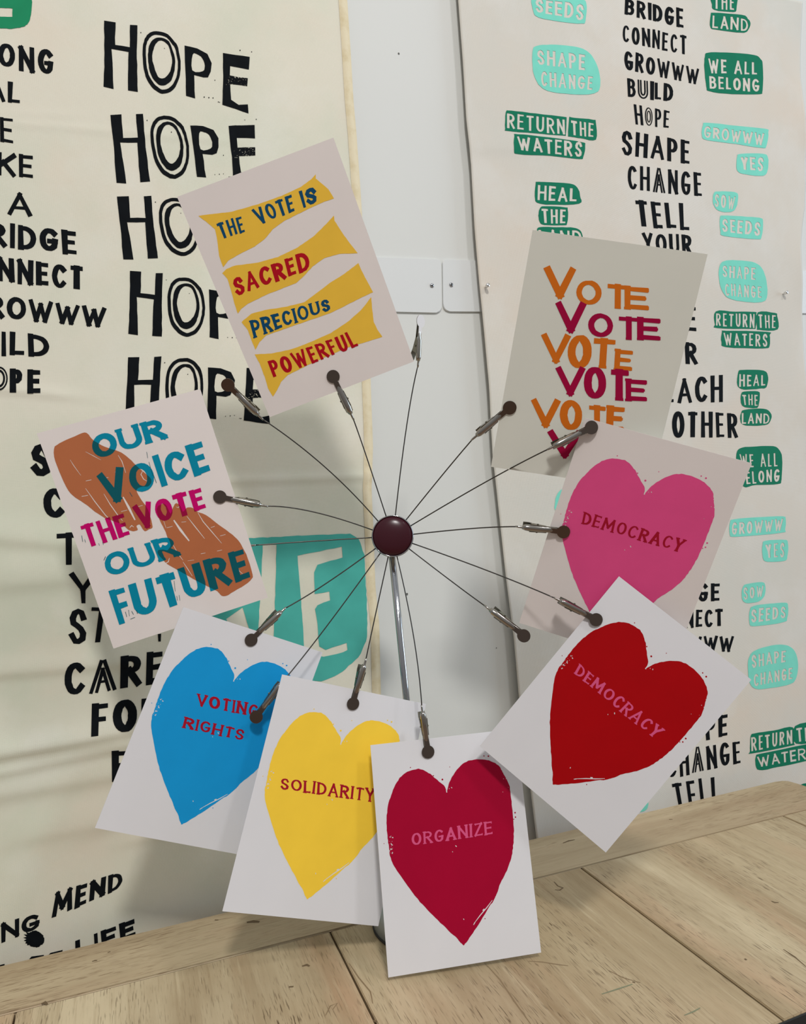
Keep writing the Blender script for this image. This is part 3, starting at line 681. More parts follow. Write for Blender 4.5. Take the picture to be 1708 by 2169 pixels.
# ---- the right banner's words and badges
K = 2.4124
def zr(p, oy): return (1000 + p[0]/K, oy + p[1]/K)
def badge(patch, texts, m, oy, seed):
    P = smooth_loop([zr(p, oy) for p in patch], 4, 0.35, seed)
    ws = []
    for i, (t, q, wt) in enumerate(texts): ws += word(t, [zr(p, oy) for p in q], wt, .9, .16, 0, .03, seed+i, .03)
    pR('printed_badge', {'area': [P], 'no': ws}, lambda s: None if ('no' in s or 'area' not in s) else 0, m)
B = [
 (MTEAL, 0, [(312,-25),(440,-22),(560,-5),(585,20),(580,105),(560,120),(450,110),(340,88),(313,55)], [('SEEDS', [(325,-8),(575,22),(570,105),(325,60)], .18)]),
 (MTEAL, 0, [(310,260),(325,236),(380,228),(480,232),(570,250),(620,295),(650,370),(655,440),(635,472),(580,482),(480,478),(390,465),(340,430),(312,360)], [('SHAPE', [(332,252),(578,280),(578,358),(335,328)], .17), ('CHANGE', [(352,362),(618,392),(615,460),(355,442)], .17)]),
 (MGREEN, 0, [(173,574),(200,565),(330,580),(470,596),(483,606),(480,683),(465,692),(320,680),(182,668),(170,655)], [('RETURN', [(180,576),(474,608),(476,688),(178,655)], .15)]),
 (MGREEN, 0, [(497,602),(512,600),(620,611),(632,622),(634,712),(560,706),(500,697),(491,688)], [('THE', [(506,612),(622,630),(622,702),(508,686)], .17)]),
 (MGREEN, 0, [(216,695),(235,685),(400,702),(560,725),(578,745),(570,798),(548,812),(400,795),(235,787),(216,765)], [('WATERS', [(230,695),(565,725),(562,805),(238,765)], .17)]),
 (MGREEN, 0, [(325,940),(345,928),(500,938),(540,960),(552,1000),(548,1040),(400,1045),(340,1037),(322,1015)], [('HEAL', [(338,945),(536,962),(536,1030),(335,1024)], .17)]),
 (MGREEN, 0, [(347,1064),(370,1053),(475,1058),(490,1070),(487,1138),(470,1150),(370,1148),(345,1130),(340,1090)], [('THE', [(354,1063),(480,1068),(478,1142),(360,1140)], .17)]),
 (MGREEN, 0, [(333,1180),(350,1160),(440,1160),(520,1163),(558,1183),(568,1230),(560,1275),(350,1262)], [('LAND', [(340,1172),(560,1178),(560,1250),(345,1248)], .17)]),
 (MGREEN, 0, [(1222,-42),(1348,-42),(1352,40),(1337,60),(1240,50),(1226,20)], [('THE', [(1237,-30),(1340,-25),(1340,52),(1238,42)], .17)]),
 (MGREEN, 0, [(1220,74),(1240,65),(1380,75),(1410,95),(1423,120),(1410,155),(1375,166),(1260,152),(1219,140)], [('LAND', [(1230,76),(1412,95),(1412,158),(1228,143)], .17)]),
 (MGREEN, 0, [(1190,288),(1207,268),(1300,268),(1440,280),(1476,302),(1487,340),(1485,460),(1465,480),(1330,480),(1215,466),(1198,440),(1188,350)], [('WE ALL', [(1208,298),(1458,318),(1458,382),(1212,372)], .2), ('BELONG', [(1212,388),(1470,402),(1470,470),(1215,450)], .18)]),
 (MTEAL, 0, [(1180,637),(1202,626),(1350,642),(1500,658),(1515,675),(1505,745),(1480,755),(1350,735),(1200,715),(1175,690)], [('GROWWW', [(1188,642),(1495,680),(1490,744),(1185,700)], .18)]),
 (MTEAL, 0, [(1355,803),(1372,785),(1490,785),(1513,805),(1513,860),(1490,897),(1400,890),(1355,870)], [('YES', [(1372,800),(1492,805),(1488,875),(1380,865)], .2)]),
 (MTEAL, 0, [(1235,987),(1262,977),(1340,980),(1360,1000),(1350,1060),(1320,1083),(1260,1075),(1233,1040)], [('SOW', [(1242,990),(1346,1003),(1340,1068),(1242,1055)], .18)]),
 (MTEAL, 0, [(1268,1112),(1287,1100),(1380,1105),(1470,1112),(1488,1130),(1480,1208),(1450,1222),(1290,1205),(1270,1180)], [('SEEDS', [(1278,1117),(1478,1132),(1472,1205),(1280,1182)], .19)]),
 (MTEAL, 550, [(1264,40),(1280,10),(1330,2),(1430,10),(1480,40),(1505,110),(1508,190),(1480,215),(1400,215),(1310,195),(1275,150),(1262,90)], [('SHAPE', [(1280,28),(1450,40),(1448,105),(1282,88)], .17), ('CHANGE', [(1293,120),(1480,135),(1480,195),(1295,184)], .16)]),
 (MGREEN, 550, [(1246,263),(1345,265),(1445,266),(1453,280),(1450,343),(1430,352),(1252,348),(1242,330)], [('RETURN', [(1248,272),(1445,277),(1445,347),(1247,336)], .15)]),
 (MGREEN, 550, [(1461,268),(1550,272),(1560,290),(1562,355),(1470,358),(1457,345)], [('THE', [(1463,278),(1553,282),(1553,350),(1465,347)], .17)]),
 (MGREEN, 550, [(1278,367),(1300,362),(1510,368),(1522,385),(1520,440),(1490,452),(1300,446),(1275,420)], [('WATERS', [(1285,372),(1512,378),(1510,445),(1292,436)], .17)]),
 (MGREEN, 550, [(1360,577),(1382,562),(1490,566),(1513,600),(1505,650),(1470,658),(1390,662),(1357,640)], [('HEAL', [(1367,582),(1500,590),(1500,642),(1365,650)], .17)]),
 (MGREEN, 550, [(1375,687),(1392,673),(1460,672),(1471,690),(1465,745),(1450,757),(1395,752),(1375,730)], [('THE', [(1380,687),(1462,690),(1460,745),(1387,742)], .17)]),
 (MGREEN, 550, [(1373,790),(1392,766),(1490,760),(1525,780),(1530,810),(1510,840),(1440,848),(1385,842),(1372,820)], [('LAND', [(1380,782),(1522,785),(1520,835),(1378,838)], .17)]),
 (MGREEN, 550, [(1352,990),(1380,960),(1460,953),(1540,952),(1570,970),(1585,1010),(1582,1120),(1565,1145),(1450,1150),(1390,1160),(1355,1100)], [('WE ALL', [(1368,992),(1562,988),(1562,1054),(1376,1062)], .2), ('BELONG', [(1360,1088),(1575,1065),(1572,1132),(1368,1148)], .18)]),
 (MTEAL, 550, [(1320,1338),(1342,1325),(1460,1315),(1585,1310),(1603,1325),(1600,1378),(1580,1395),(1350,1415),(1318,1402)], [('GROWWW', [(1328,1342),(1590,1322),(1585,1382),(1328,1406)], .18)]),
 (MTEAL, 550, [(425,1235),(440,1190),(480,1165),(560,1165),(620,1210),(600,1290),(440,1290)], []),
 (MTEAL, 1100, [(1485,127),(1502,108),(1595,103),(1615,120),(1612,190),(1593,212),(1510,215),(1486,195)], [('YES', [(1500,127),(1600,115),(1595,192),(1507,198)], .2)]),
 (MTEAL, 1100, [(1382,352),(1402,330),(1480,320),(1498,335),(1495,390),(1460,420),(1400,426),(1380,400)], [('SOW', [(1387,347),(1490,338),(1487,393),(1390,411)], .18)]),
 (MTEAL, 1100, [(1420,462),(1442,440),(1520,430),(1600,425),(1615,440),(1612,500),(1590,525),(1440,545),(1418,520)], [('SEEDS', [(1428,457),(1605,442),(1603,502),(1427,528)], .19)]),
 (MTEAL, 1100, [(1412,720),(1432,680),(1482,655),(1580,638),(1640,660),(1665,720),(1660,800),(1630,840),(1530,860),(1450,865),(1420,835),(1412,780)], [('SHAPE', [(1428,692),(1605,667),(1603,727),(1432,757)], .17), ('CHANGE', [(1440,792),(1638,754),(1638,814),(1442,853)], .16)]),
 (MGREEN, 1100, [(1425,1107),(1445,1092),(1540,1078),(1640,1062),(1646,1140),(1630,1155),(1430,1195),(1422,1180)], [('RETURN', [(1427,1112),(1637,1074),(1638,1142),(1428,1186)], .15)]),
 (MGREEN, 1100, [(1652,1055),(1780,1035),(1785,1118),(1657,1145)], [('THE', [(1657,1068),(1770,1050),(1772,1120),(1662,1138)], .17)]),
 (MGREEN, 1100, [(1452,1207),(1482,1195),(1700,1150),(1758,1147),(1760,1215),(1700,1235),(1560,1265),(1470,1280),(1450,1250)], [('WATERS', [(1457,1212),(1750,1157),(1750,1217),(1465,1264)], .17)]),
 (MTEAL, 1100, [(838,1440),(870,1420),(896,1430),(900,1465),(880,1490),(840,1490)], []),
 (MGREEN, 1100, [(1672,1365),(1690,1350),(1720,1345),(1790,1340),(1790,1420),(1680,1410)], []),
]
for i, (m, oy, patch, texts) in enumerate(B): badge(patch, texts, m, oy, 100+i*7)
RW = [
 (0, 'BRIDGE', [(783,-8),(1082,46),(1082,143),(780,72)], .22), (0, 'CONNECT', [(770,122),(1098,185),(1098,280),(770,215)], .22), (0, 'GROWWW', [(778,252),(1162,352),(1158,432),(780,352)], .24),
 (0, 'BuILD', [(795,398),(1028,432),(1028,518),(795,494)], .21), (0, 'HoPE', [(828,533),(1010,567),(1008,657),(835,632)], .18), (0, 'SHAPE', [(765,660),(1115,722),(1112,842),(765,788)], .22),
 (0, 'CHaNGE', [(795,840),(1172,885),(1178,1005),(797,965)], .22), (0, 'TELL', [(830,1020),(1112,1040),(1112,1175),(850,1155)], .17), (0, 'YOUR', [(868,1188),(1122,1200),(1125,1305),(880,1292)], .16),
 (550, 'E', [(1085,240),(1146,242),(1150,368),(1085,362)], .2), (550, 'R', [(1088,420),(1150,420),(1152,538),(1090,535)], .22), (550, 'EACH', [(985,610),(1282,588),(1282,722),(985,730)], .21), (550, 'OTHER', [(1022,775),(1358,780),(1358,908),(1025,908)], .19),
 (1100, 'DGE', [(1085,325),(1268,322),(1268,415),(1085,422)], .22), (1100, 'NECT', [(1085,465),(1285,455),(1283,545),(1085,555)], .22), (1100, 'WWW', [(1100,600),(1338,592),(1335,680),(1100,662)], .25),
 (1100, 'PE', [(1190,1012),(1308,990),(1308,1105),(1195,1125)], .2), (1100, 'CHaNGE', [(995,1190),(1370,1128),(1375,1245),(1000,1325)], .22), (1100, 'TELL', [(1018,1350),(1265,1310),(1272,1470),(1045,1490)], .16)]
for i, (oy, t, q, w) in enumerate(RW):
    pR('lettering', {'ink': word(t, [zr(p, oy) for p in q], w, .75, .13, 0, .035, 300+i, .035)}, keep0, MBLACK)

# push pins through the right banner
for px, py, lab in ((1032, 605, 'small silver push pin near the left edge of the right banner'), (1664.5, 620, 'small silver push pin near the right edge of the right banner')):
    p = on_y(px, py, YB_R - .006)
    bm = bmesh.new(); bm_lathe(bm, [(0, .0032), (.0021, .003), (.0023, .0024), (.0020, -.001), (.0012, -.003), (.0005, -.0035), (.0005, -.019), (0, -.0195)], 20)
    o = from_bm('push_pin', bm, MPIN, None, True, Matrix.Translation(p) @ Matrix.Rotation(math.radians(86), 4, 'X'))
    tag(o, lab, 'push pin', 'push pins in the right banner')

# ------------------------------------------------------------------ greeting cards
CARDS = {
'SACRED': ((0.1359,0.5474,0.1850), (0.8899,-0.3270,0.3180), (-0.3717,-0.1157,0.9211), 1),
'VOTE': ((0.3355,0.4469,0.1038), (0.9043,-0.3797,-0.1951), (0.0601,-0.3392,0.9388), 1),
'VOICE': ((0.0222,0.5986,0.0042), (0.9502,-0.1808,0.2536), (-0.2628,-0.0282,0.9644), 1),
'PINK': ((0.3702,0.4597,-0.0370), (0.8203,-0.4658,-0.3319), (0.1720,-0.3526,0.9198), 1),
'RED': ((0.3528,0.4676,-0.1685), (0.6459,-0.3862,-0.6586), (0.5918,-0.2917,0.7515), 1),
'ORG': ((0.2362,0.5260,-0.2749), (0.9758,-0.2182,0.0146), (0.0239,0.1727,0.9847), 0.98),
'YEL': ((0.1445,0.5652,-0.2333), (0.9490,-0.0385,-0.3129), (0.3149,0.0696,0.9466), 1.02),
'BLUE': ((0.0596,0.5926,-0.1725), (0.9099,0.0780,-0.4074), (0.4080,0.0086,0.9130), 0.985)}
class Card: pass
CD = {}
def card(key, m, label):
    c = Card(); p, ax, az, s = CARDS[key]; c.ax = Vector(ax).normalized(); c.az = Vector(az); c.az = (c.az - c.ax*c.az.dot(c.ax)).normalized()
    c.ay = c.az.cross(c.ax)                   # away from the viewer
    c.p = CAM + Vector(p); c.w, c.h = 127*s, 178*s
    mw = Matrix((c.ax, c.ay, c.az)).transposed().to_4x4(); mw.translation = c.p
    bm = bmesh.new(); bm_box(bm, (-c.w/2000, 0, -c.h/2000), (c.w/2000, .0006, c.h/2000))
    c.o = from_bm('greeting_card', bm, m); c.o.matrix_world = mw; tag(c.o, label, 'greeting card', 'printed cards held by the wire stand'); CD[key] = c
    return c
def loc(c, px, py, off=0.0):                  # pixel -> millimetres on the card's face
    d = ray(px, py); n = -c.ay; pl = c.p + n*off; t = (pl-CAM).dot(n)/d.dot(n); q = CAM + d*t - c.p
    return (q.dot(c.ax)*1000, q.dot(c.az)*1000)
def on_card(c, px, py, off=0.0):
    d = ray(px, py); n = -c.ay; pl = c.p + n*off; return CAM + d*((pl-CAM).dot(n)/d.dot(n))
def card_print(c, name, layers, keep, mats, off):
    v, f, mi = cdt(layers, keep, None, 1e-4)
    # keep the print on the sheet
    V = [(max(-c.w/2, min(c.w/2, p[0]))/1000, -off, max(-c.h/2, min(c.h/2, p[1]))/1000) for p in v]
    return new_mesh(name, V, f, mats, mi, parent=c.o)
def lq(c, q): return [loc(c, *p) for p in q]

cS = card('SACRED', MPAPERW, 'white card with wavy gold bands reading THE VOTE IS SACRED PRECIOUS POWERFUL')
cV = card('VOTE', MPAPERG, 'pale grey card reading VOTE over and over in orange and crimson')
cO = card('VOICE', MPAPERW, 'white card with two brown hands reading OUR VOICE THE VOTE OUR FUTURE')
cP = card('PINK', MPAPERW, 'white card with a pink heart reading DEMOCRACY in red')
cR_ = card('RED', MPAPER, 'white card turned on its corner with a red heart reading DEMOCRACY in pink')
cG = card('ORG', MPAPER, 'white card with a cerise heart reading ORGANIZE, frontmost above the table')
cY = card('YEL', MPAPER, 'white card with a yellow heart reading SOLIDARITY')
cB = card('BLUE', MPAPER, 'white card with a blue heart reading VOTING RIGHTS')

# SACRED: four gold bands
zs_ = lambda p: (350 + p[0]/2.8467, 260 + p[1]/2.8467)
BANDS = [
 [(200,560),(250,553),(400,535),(560,490),(700,440),(820,385),(880,340),(908,308),(908,335),(950,370),(985,400),(1018,455),(960,475),(880,510),(800,550),(720,590),(650,640),(600,700),(540,745),(450,790),(380,830),(350,870),(325,800),(312,690),(300,640),(260,605)],
 [(345,905),(370,880),(420,860),(560,842),(680,808),(800,750),(900,680),(970,610),(1018,558),(1022,590),(1060,650),(1110,720),(1162,785),(1050,790),(960,815),(890,865),(840,920),(790,965),(700,1000),(600,1040),(500,1090),(460,1120),(438,1150),(415,1080),(395,1000),(375,940)],
 [(460,1200),(520,1150),(600,1128),(720,1110),(840,1080),(920,1020),(1000,960),(1080,910),(1165,845),(1195,910),(1225,965),(1255,1020),(1190,1050),(1100,1095),(1000,1145),(900,1180),(780,1220),(700,1250),(610,1280),(570,1320),(545,1368),(520,1310),(500,1250)],
 [(540,1395),(640,1390),(760,1365),(880,1320),(1000,1265),(1100,1200),(1180,1130),(1243,1050),(1250,1130),(1258,1200),(1280,1245),(1310,1290),(1230,1315),(1100,1355),(980,1405),(850,1465),(740,1520),(700,1560),(675,1610),(650,1650),(620,1600),(600,1530),(570,1450)]]
for i, b in enumerate(BANDS):
    card_print(cS, 'printed_band', {'area': [[loc(cS, *p) for p in sharp_loop([zs_(p) for p in b], 6, .3, i)]]}, keep0, MGOLD, .00010)
for t, q, m, sf, wt in (('THE', [(308,612),(458,558),(483,655),(345,703)], MNAVY, 0, .17), ('VOTE', [(520,528),(762,432),(784,530),(575,612)], MNAVY, 0, .18), ('IS', [(800,415),(908,380),(920,480),(830,510)], MNAVY, 0, .3),
    ('SACRED', [(402,935),(852,772),(882,880),(430,1045)], MRED, 0, .22), ('PRECIOUS', [(508,1195),(982,1058),(1002,1128),(538,1298)], MNAVY, .7, .2), ('POWERFUL', [(618,1440),(1122,1252),(1168,1345),(655,1535)], MRED, 0, .2)):
    card_print(cS, 'lettering', {'ink': word(t, lq(cS, [zs_(p) for p in q]), wt, .78, .14, sf, .03, 11, .04)}, keep0, m, .0002)
# VOTE card
zv = lambda x, y: (1000 + x/K, 550 + y/K)
VL = [(MORANGE, [('V',372,32,528,200,8),('O',533,98,662,235,6),('T',690,118,802,254,10),('E',780,130,905,262,10)]),
 (MORANGE, [('V',357,375,503,530,6),('O',493,377,614,560,4,-6),('T',620,395,735,558,8,-10),('E',732,453,824,572,8,-6)]),
 (MORANGE, [('V',305,710,450,857,4),('O',450,710,565,875,4),('T',596,738,684,876,8),('E',690,742,782,884,6,-6)]),
 (MCRIM, [('V',430,213,582,373,4),('O',595,268,722,400,5),('T',748,285,856,412,8),('E',846,290,964,417,8)]),
 (MCRIM, [('V',430,545,578,695,2),('O',572,540,687,715,4),('T',705,553,802,723,8),('E',785,605,895,727,6)]),
 (MCRIM, [('V',390,870,560,1014,4)])]
for i, (m, L) in enumerate(VL):
    pol = []
    for k_, it in enumerate(L):
        ch, x0, y0, x1, y1 = it[:5]; dr = it[5] if len(it) > 5 else 0; ln = it[6] if len(it) > 6 else 0
        q = lq(cV, [zv(x0, y0), zv(x1, y0+dr), zv(x1+ln, y1), zv(x0+ln, y1-dr)])
        a, b = Vector(q[1])-Vector(q[0]), Vector(q[3])-Vector(q[0]); asp = a.length/b.length; rnd = random.Random(i*7+k_)
        wt = {'V': .23, 'O': .23, 'T': .23, 'E': .26}[ch]
        for pg in glyph(ch, asp, min(wt, asp*.5), .72, rnd, .03, .55 if ch in 'TE' else 0): pol.append([tuple(bil(q, p.x/asp, p.y)) for p in pg])
    card_print(cV, 'lettering', {'ink': pol}, keep0, m, .0002 if m is MCRIM else .00012)
# VOICE card: two brown hands under the words
zo = lambda p: (60 + p[0]/3.05, 760 + p[1]/3.05)
H1 = [(165,580),(200,545),(270,512),(350,478),(385,482),(410,515),(470,555),(540,582),(600,603),(650,640),(700,690),(750,735),(790,770),(795,800),(770,825),(735,825),(700,845),(720,890),(750,935),(775,975),(795,1040),(803,1085),(780,1100),(750,1112),(720,1070),(700,1080),(708,1100),(685,1112),(650,1105),(620,1080),(585,1060),(545,1045),(500,1030),(430,985),(360,930),(305,895),(260,850),(215,760),(175,660)]
H2 = [(830,965),(870,935),(895,950),(920,1000),(935,960),(955,932),(980,945),(1000,985),(1025,960),(1060,960),(1090,985),(1150,1010),(1230,1070),(1300,1120),(1350,1165),(1385,1215),(1420,1290),(1450,1390),(1445,1420),(1400,1460),(1330,1500),(1290,1525),(1250,1530),(1220,1500),(1120,1450),(1040,1405),(980,1370),(900,1325),(860,1285),(838,1260),(840,1235),(870,1230),(900,1235),(920,1200),(900,1150),(880,1100),(850,1040)]
def cut(pts, w):
    """a gouge line: tapering strip of bare paper"""
    P = [Vector(p) for p in pts]; L, R = [], []
    for i, p in enumerate(P):
        d = (P[min(i+1, len(P)-1)]-P[max(0, i-1)]).normalized(); n = Vector((-d.y, d.x)); h = w/2*(0.25+0.75*math.sin(math.pi*(i+.3)/(len(P)-.4)))
        L.append(p+n*h); R.append(p-n*h)
    return [[tuple(L[i]), tuple(R[i]), tuple(R[i+1]), tuple(L[i+1])] for i in range(len(P)-1)]
C1 = [([(270,650),(295,690),(340,752)],4), ([(370,835),(430,920),(500,1010),(545,1050)],6), ([(488,870),(530,940),(580,1010),(610,1045)],6), ([(612,890),(650,960),(690,1040)],16), ([(580,620),(605,660),(630,735)],5), ([(370,598),(420,625),(470,652)],4),
      ([(372,787),(408,780)],6), ([(345,887),(386,880)],6), ([(480,770),(518,764)],5), ([(560,730),(600,726)],5), ([(655,1090),(668,1075),(682,1085)],7), ([(740,720),(728,745),(745,775),(770,790)],6), ([(600,985),(640,975)],5), ([(700,955),(740,945)],5), ([(710,850),(745,920),(775,970)],4), ([(750,1040),(754,1080)],5)]
C2 = [([(940,1040),(985,1105),(1040,1175)],16), ([(1025,1015),(1080,1085),(1140,1160)],6), ([(1095,990),(1130,1050),(1190,1120),(1250,1190)],6), ([(1000,1310),(1030,1355),(1060,1402)],5), ([(870,1030),(890,1090)],4), ([(895,1090),(932,1080)],5), ([(990,1053),(1020,1050)],5),
      ([(1115,1258),(1145,1252)],5), ([(1220,1240),(1252,1233)],5), ([(1030,1303),(1072,1298)],4), ([(1240,1142),(1275,1133)],5), ([(1180,1088),(1205,1080)],5), ([(875,1325),(905,1310),(912,1285)],6), ([(955,955),(970,960),(978,945)],5), ([(1335,1310),(1365,1370),(1400,1400)],4), ([(930,1190),(970,1260),(1000,1300)],5)]
lh = []
for H, C in ((H1, C1), (H2, C2)):
    A = [loc(cO, *zo(p)) for p in smooth_loop(H, 3, 1.2, 2)]; lh.append(A)
    no = [[loc(cO, *zo(p)) for p in pg] for pts, w in C for pg in cut(pts, w)]
    card_print(cO, 'printed_hand', {'area': [A], 'no': no}, lambda s: 0 if ('area' in s and 'no' not in s) else None, MBROWN, .0001)
for t, q, m, md, sf, wt in (('OUR', [(400,505),(850,372),(905,515),(432,652)], MINKTEAL, MINKTEALD, .6, .2), ('VOICE', [(442,752),(1122,525),(1182,718),(500,945)], MINKTEAL, MINKTEALD, 0, .2),
    ('THE', [(330,1082),(612,990),(664,1135),(384,1225)], MMAG, MMAGD, 0, .19), ('VOTE', [(672,955),(1115,825),(1155,965),(720,1105)], MMAG, MMAGD, 0, .19),
    ('OUR', [(480,1268),(925,1138),(985,1265),(512,1412)], MINKTEAL, MINKTEALD, .6, .2), ('FUTURE', [(520,1500),(1390,1225),(1442,1410),(580,1715)], MINKTEAL, MINKTEALD, 0, .2)):
    card_print(cO, 'lettering', {'ink': word(t, lq(cO, [zo(p) for p in q]), wt*1.2, .78, .09, sf, .03, 21, .035), 'area': lh},
        lambda s: None if 'ink' not in s else (1 if 'area' in s else 0), [m, md], .0002)
chat = [([(628,1632),(636,1665)],5), ([(648,1620),(654,1660)],4), ([(668,1628),(680,1650)],5), ([(700,1622),(706,1645)],6), ([(660,1680),(690,1668)],4), ([(942,1432),(950,1500)],4), ([(960,1530),(964,1560)],4), ([(975,1525),(980,1560)],4),
        ([(765,600),(772,640)],4), ([(780,665),(805,755)],4), ([(808,745),(828,800)],5), ([(488,1300),(500,1275)],5), ([(345,1140),(352,1180)],5), ([(365,1165),(370,1185)],4), ([(455,1190),(460,1205)],4), ([(480,1180),(486,1200)],4), ([(655,860),(672,888)],5)]
for pts, w in chat: card_print(cO, 'ink_trace', {'ink': [[loc(cO, *zo(p)) for p in pg] for pg in cut(pts, w)]}, keep0, MINKTEALD, .00022)
# hearts: one printing block on five cards
HEART = [(853,420),(857,360),(875,300),(900,240),(940,195),(990,177),(1020,178),(1060,200),(1095,230),(1130,260),(1138,290),(1150,240),(1170,205),(1200,165),(1240,138),(1290,130),(1340,135),(1385,160),(1415,210),(1438,260),(1447,330),(1453,400),(1458,470),(1455,540),(1445,600),(1425,660),(1395,720),(1370,785),(1330,850),(1280,930),(1240,990),(1218,1017),(1180,975),(1120,920),(1060,860),(1000,795),(940,715),(895,650),(872,600),(862,540),(855,480)]
zg = lambda p: (440 + p[0]/2.2474, 1550 + p[1]/2.2474)
def split_smooth(pts, corners, sub, jit, seed):
    rnd = random.Random(seed); n = len(pts); outp = []
    for i in range(n):
        a, b, c, d = [Vector(pts[(i+k) % n]) for k in (-1, 0, 1, 2)]
        if i in corners: a = b - (c-b)
        if (i+1) % n in corners: d = c + (c-b)
        for s in range(sub):
            t = s/sub; p = 0.5*((2*b) + (c-a)*t + (2*a-5*b+4*c-d)*t*t + (3*b-a-3*c+d)*t**3)
            outp.append((p.x + rnd.uniform(-jit, jit), p.y + rnd.uniform(-jit, jit)))
    return outp
hp = split_smooth(HEART, {10, 31}, 5, 1.4, 8)
HL = [tuple(v/0.98 for v in loc(cG, *zg(p))) for p in hp]
rnd = random.Random(77)
FL = [([(1268,912),(1300,870),(1330,835),(1356,800)], 5), ([(1266,918),(1274,905)], 5), ([(1310,850),(1318,842)], 8), ([(1180,540),(1186,546)], 6), ([(1165,568),(1168,572)], 4), ([(1218,888),(1221,894)], 5), ([(1370,790),(1373,782)], 6), ([(1139,288),(1137,275)], 7), ([(1160,262),(1164,267)], 5), ([(1150,268),(1152,271)], 4)]
FLP = [pg for pts, w in FL for pg in cut(pts, w)]
for _ in range(26):
    x, y = 868 + rnd.uniform(-4, 14), 500 + rnd.uniform(-8, 80); s = rnd.uniform(1, 3); FLP.append([(x-s, y-s), (x+s, y-s*.6), (x+s*.7, y+s), (x-s*.8, y+s*.7)])
for _ in range(8):
    x, y = rnd.uniform(1405, 1440), rnd.uniform(180, 290); s = rnd.uniform(1, 2.6); FLP.append([(x-s, y-s), (x+s, y-s*.6), (x+s*.7, y+s), (x-s*.8, y+s*.7)])
DOT = []
for x, y, s in ((1118,226,4.5),(1075,208,3),(966,169,2.5),(1153,166,2),(1337,115,4),(1316,114,3),(1464,384,4),(1466,405,3.5),(1458,415,2.5),(840,531,2),(1321,888,2.5),(1189,186,3)):
    DOT.append([(x+s*math.cos(k*.785), y+s*math.sin(k*.785)) for k in range(8)])
FLL = [[tuple(v/.98 for v in loc(cG, *zg(p))) for p in pg] for pg in FLP]; DOTL = [[tuple(v/.98 for v in loc(cG, *zg(p))) for p in pg] for pg in DOT]
def heart(c, m, dx=0, dz=0, sc=1.0, sz=None):
    s = c.w/127; sz = sz or sc
    f = lambda pg: [((x*sc+dx)*s, (z*sz+dz)*s) for x, z in pg]
    card_print(c, 'printed_heart', {'area': [f(HL)], 'no': [f(p) for p in FLL], 'dot': [f(p) for p in DOTL]}, lambda t: 0 if ('dot' in t or ('area' in t and 'no' not in t)) else None, m, .0001)
heart(cP, MPINK); heart(cR_, MHRED); heart(cG, MCERISE); heart(cY, MYEL); heart(cB, MBLUE)
z3 = lambda p: (p[0]/2.8467, 1100 + p[1]/2.8467); z6 = lambda p: zr(p, 550); z7 = lambda p: zr(p, 1100)
for c, t, q, zf, m, wt in ((cG, 'ORGANIZE', [(970,484),(1352,422),(1357,487),(972,544)], zg, MLPINK, .19), (cY, 'SOLIDARITY', [(350,215),(797,270),(792,335),(346,272)], zg, MLRED, .19),
    (cB, 'VOTING', [(1190,1048),(1562,1115),(1548,1190),(1186,1120)], z3, MLRED, .22), (cB, 'RIGHTS', [(1115,1188),(1478,1265),(1466,1332),(1100,1258)], z3, MLRED, .22),
    (cP, 'DEMOCRACY', [(575,1285),(1095,1432),(1066,1496),(560,1347)], z6, MLRED, .18), (cR_, 'DEMOCRACY', [(552,736),(987,1073),(932,1122),(522,787)], z7, MLPINK, .18)):
    card_print(c, 'lettering', {'ink': word(t, lq(c, [zf(p) for p in q]), wt, .6, .17, .75, .03, 31, .04)}, keep0, m, .0002)

# ------------------------------------------------------------------ wire card stand
base_c = on_table(905, 1952); base_c.z = TOP
HUBD = 0.612
hub_c = at_depth(832, 1135, HUBD)
st = empty('card_stand', base_c)
tag(st, 'chrome card stand with a round hub and fourteen curved wires ending in clips', 'card stand')
bm = bmesh.new(); bm_lathe(bm, [(0, .0024), (.0478, .0024), (.0478, .016), (.0466, .0195), (.044, .0222), (.036, .0250), (.024, .0272), (.012, .0288), (.0055, .031), (.005, .038), (0, .038)], 64)
from_bm('base', bm, MBASE, st, True)
bm = bmesh.new(); bm_lathe(bm, [(0, .0003), (.0478, .0003), (.0488, .0008), (.0488, .0022), (.0480, .0027), (0, .0027)], 64)
from_bm('base_rim', bm, MRUBBER, st, True)
bm = bmesh.new(); bm_tube(bm, [Vector((0, 0, .03)), (hub_c - base_c) + Vector((0, .006, -.004))], .0030, 20); from_bm('pole', bm, MCHROME, st, True)
hf = (CAM - hub_c).normalized(); hf = (hf + Vector((-.02, 0, .06))).normalized()
hm = Matrix.Translation(hub_c - base_c) @ hf.to_track_quat('Z', 'Y').to_matrix().to_4x4()
bm = bmesh.new(); R_ = .0183
bm_lathe(bm, [(0, -.008), (R_*.9, -.008), (R_*.985, -.0065), (R_, -.004), (R_, .0000), (R_*.985, .0014), (R_*.955, .0021), (R_*.93, .0014), (R_*.925, 0)], 64)
hub = from_bm('hub', bm, MCHROME, st, True, hm)
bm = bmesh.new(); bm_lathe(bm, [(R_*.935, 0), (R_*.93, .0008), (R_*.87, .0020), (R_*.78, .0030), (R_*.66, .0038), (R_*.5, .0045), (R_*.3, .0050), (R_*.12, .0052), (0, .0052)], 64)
from_bm('hub_cap', bm, MCAP, hub, True)
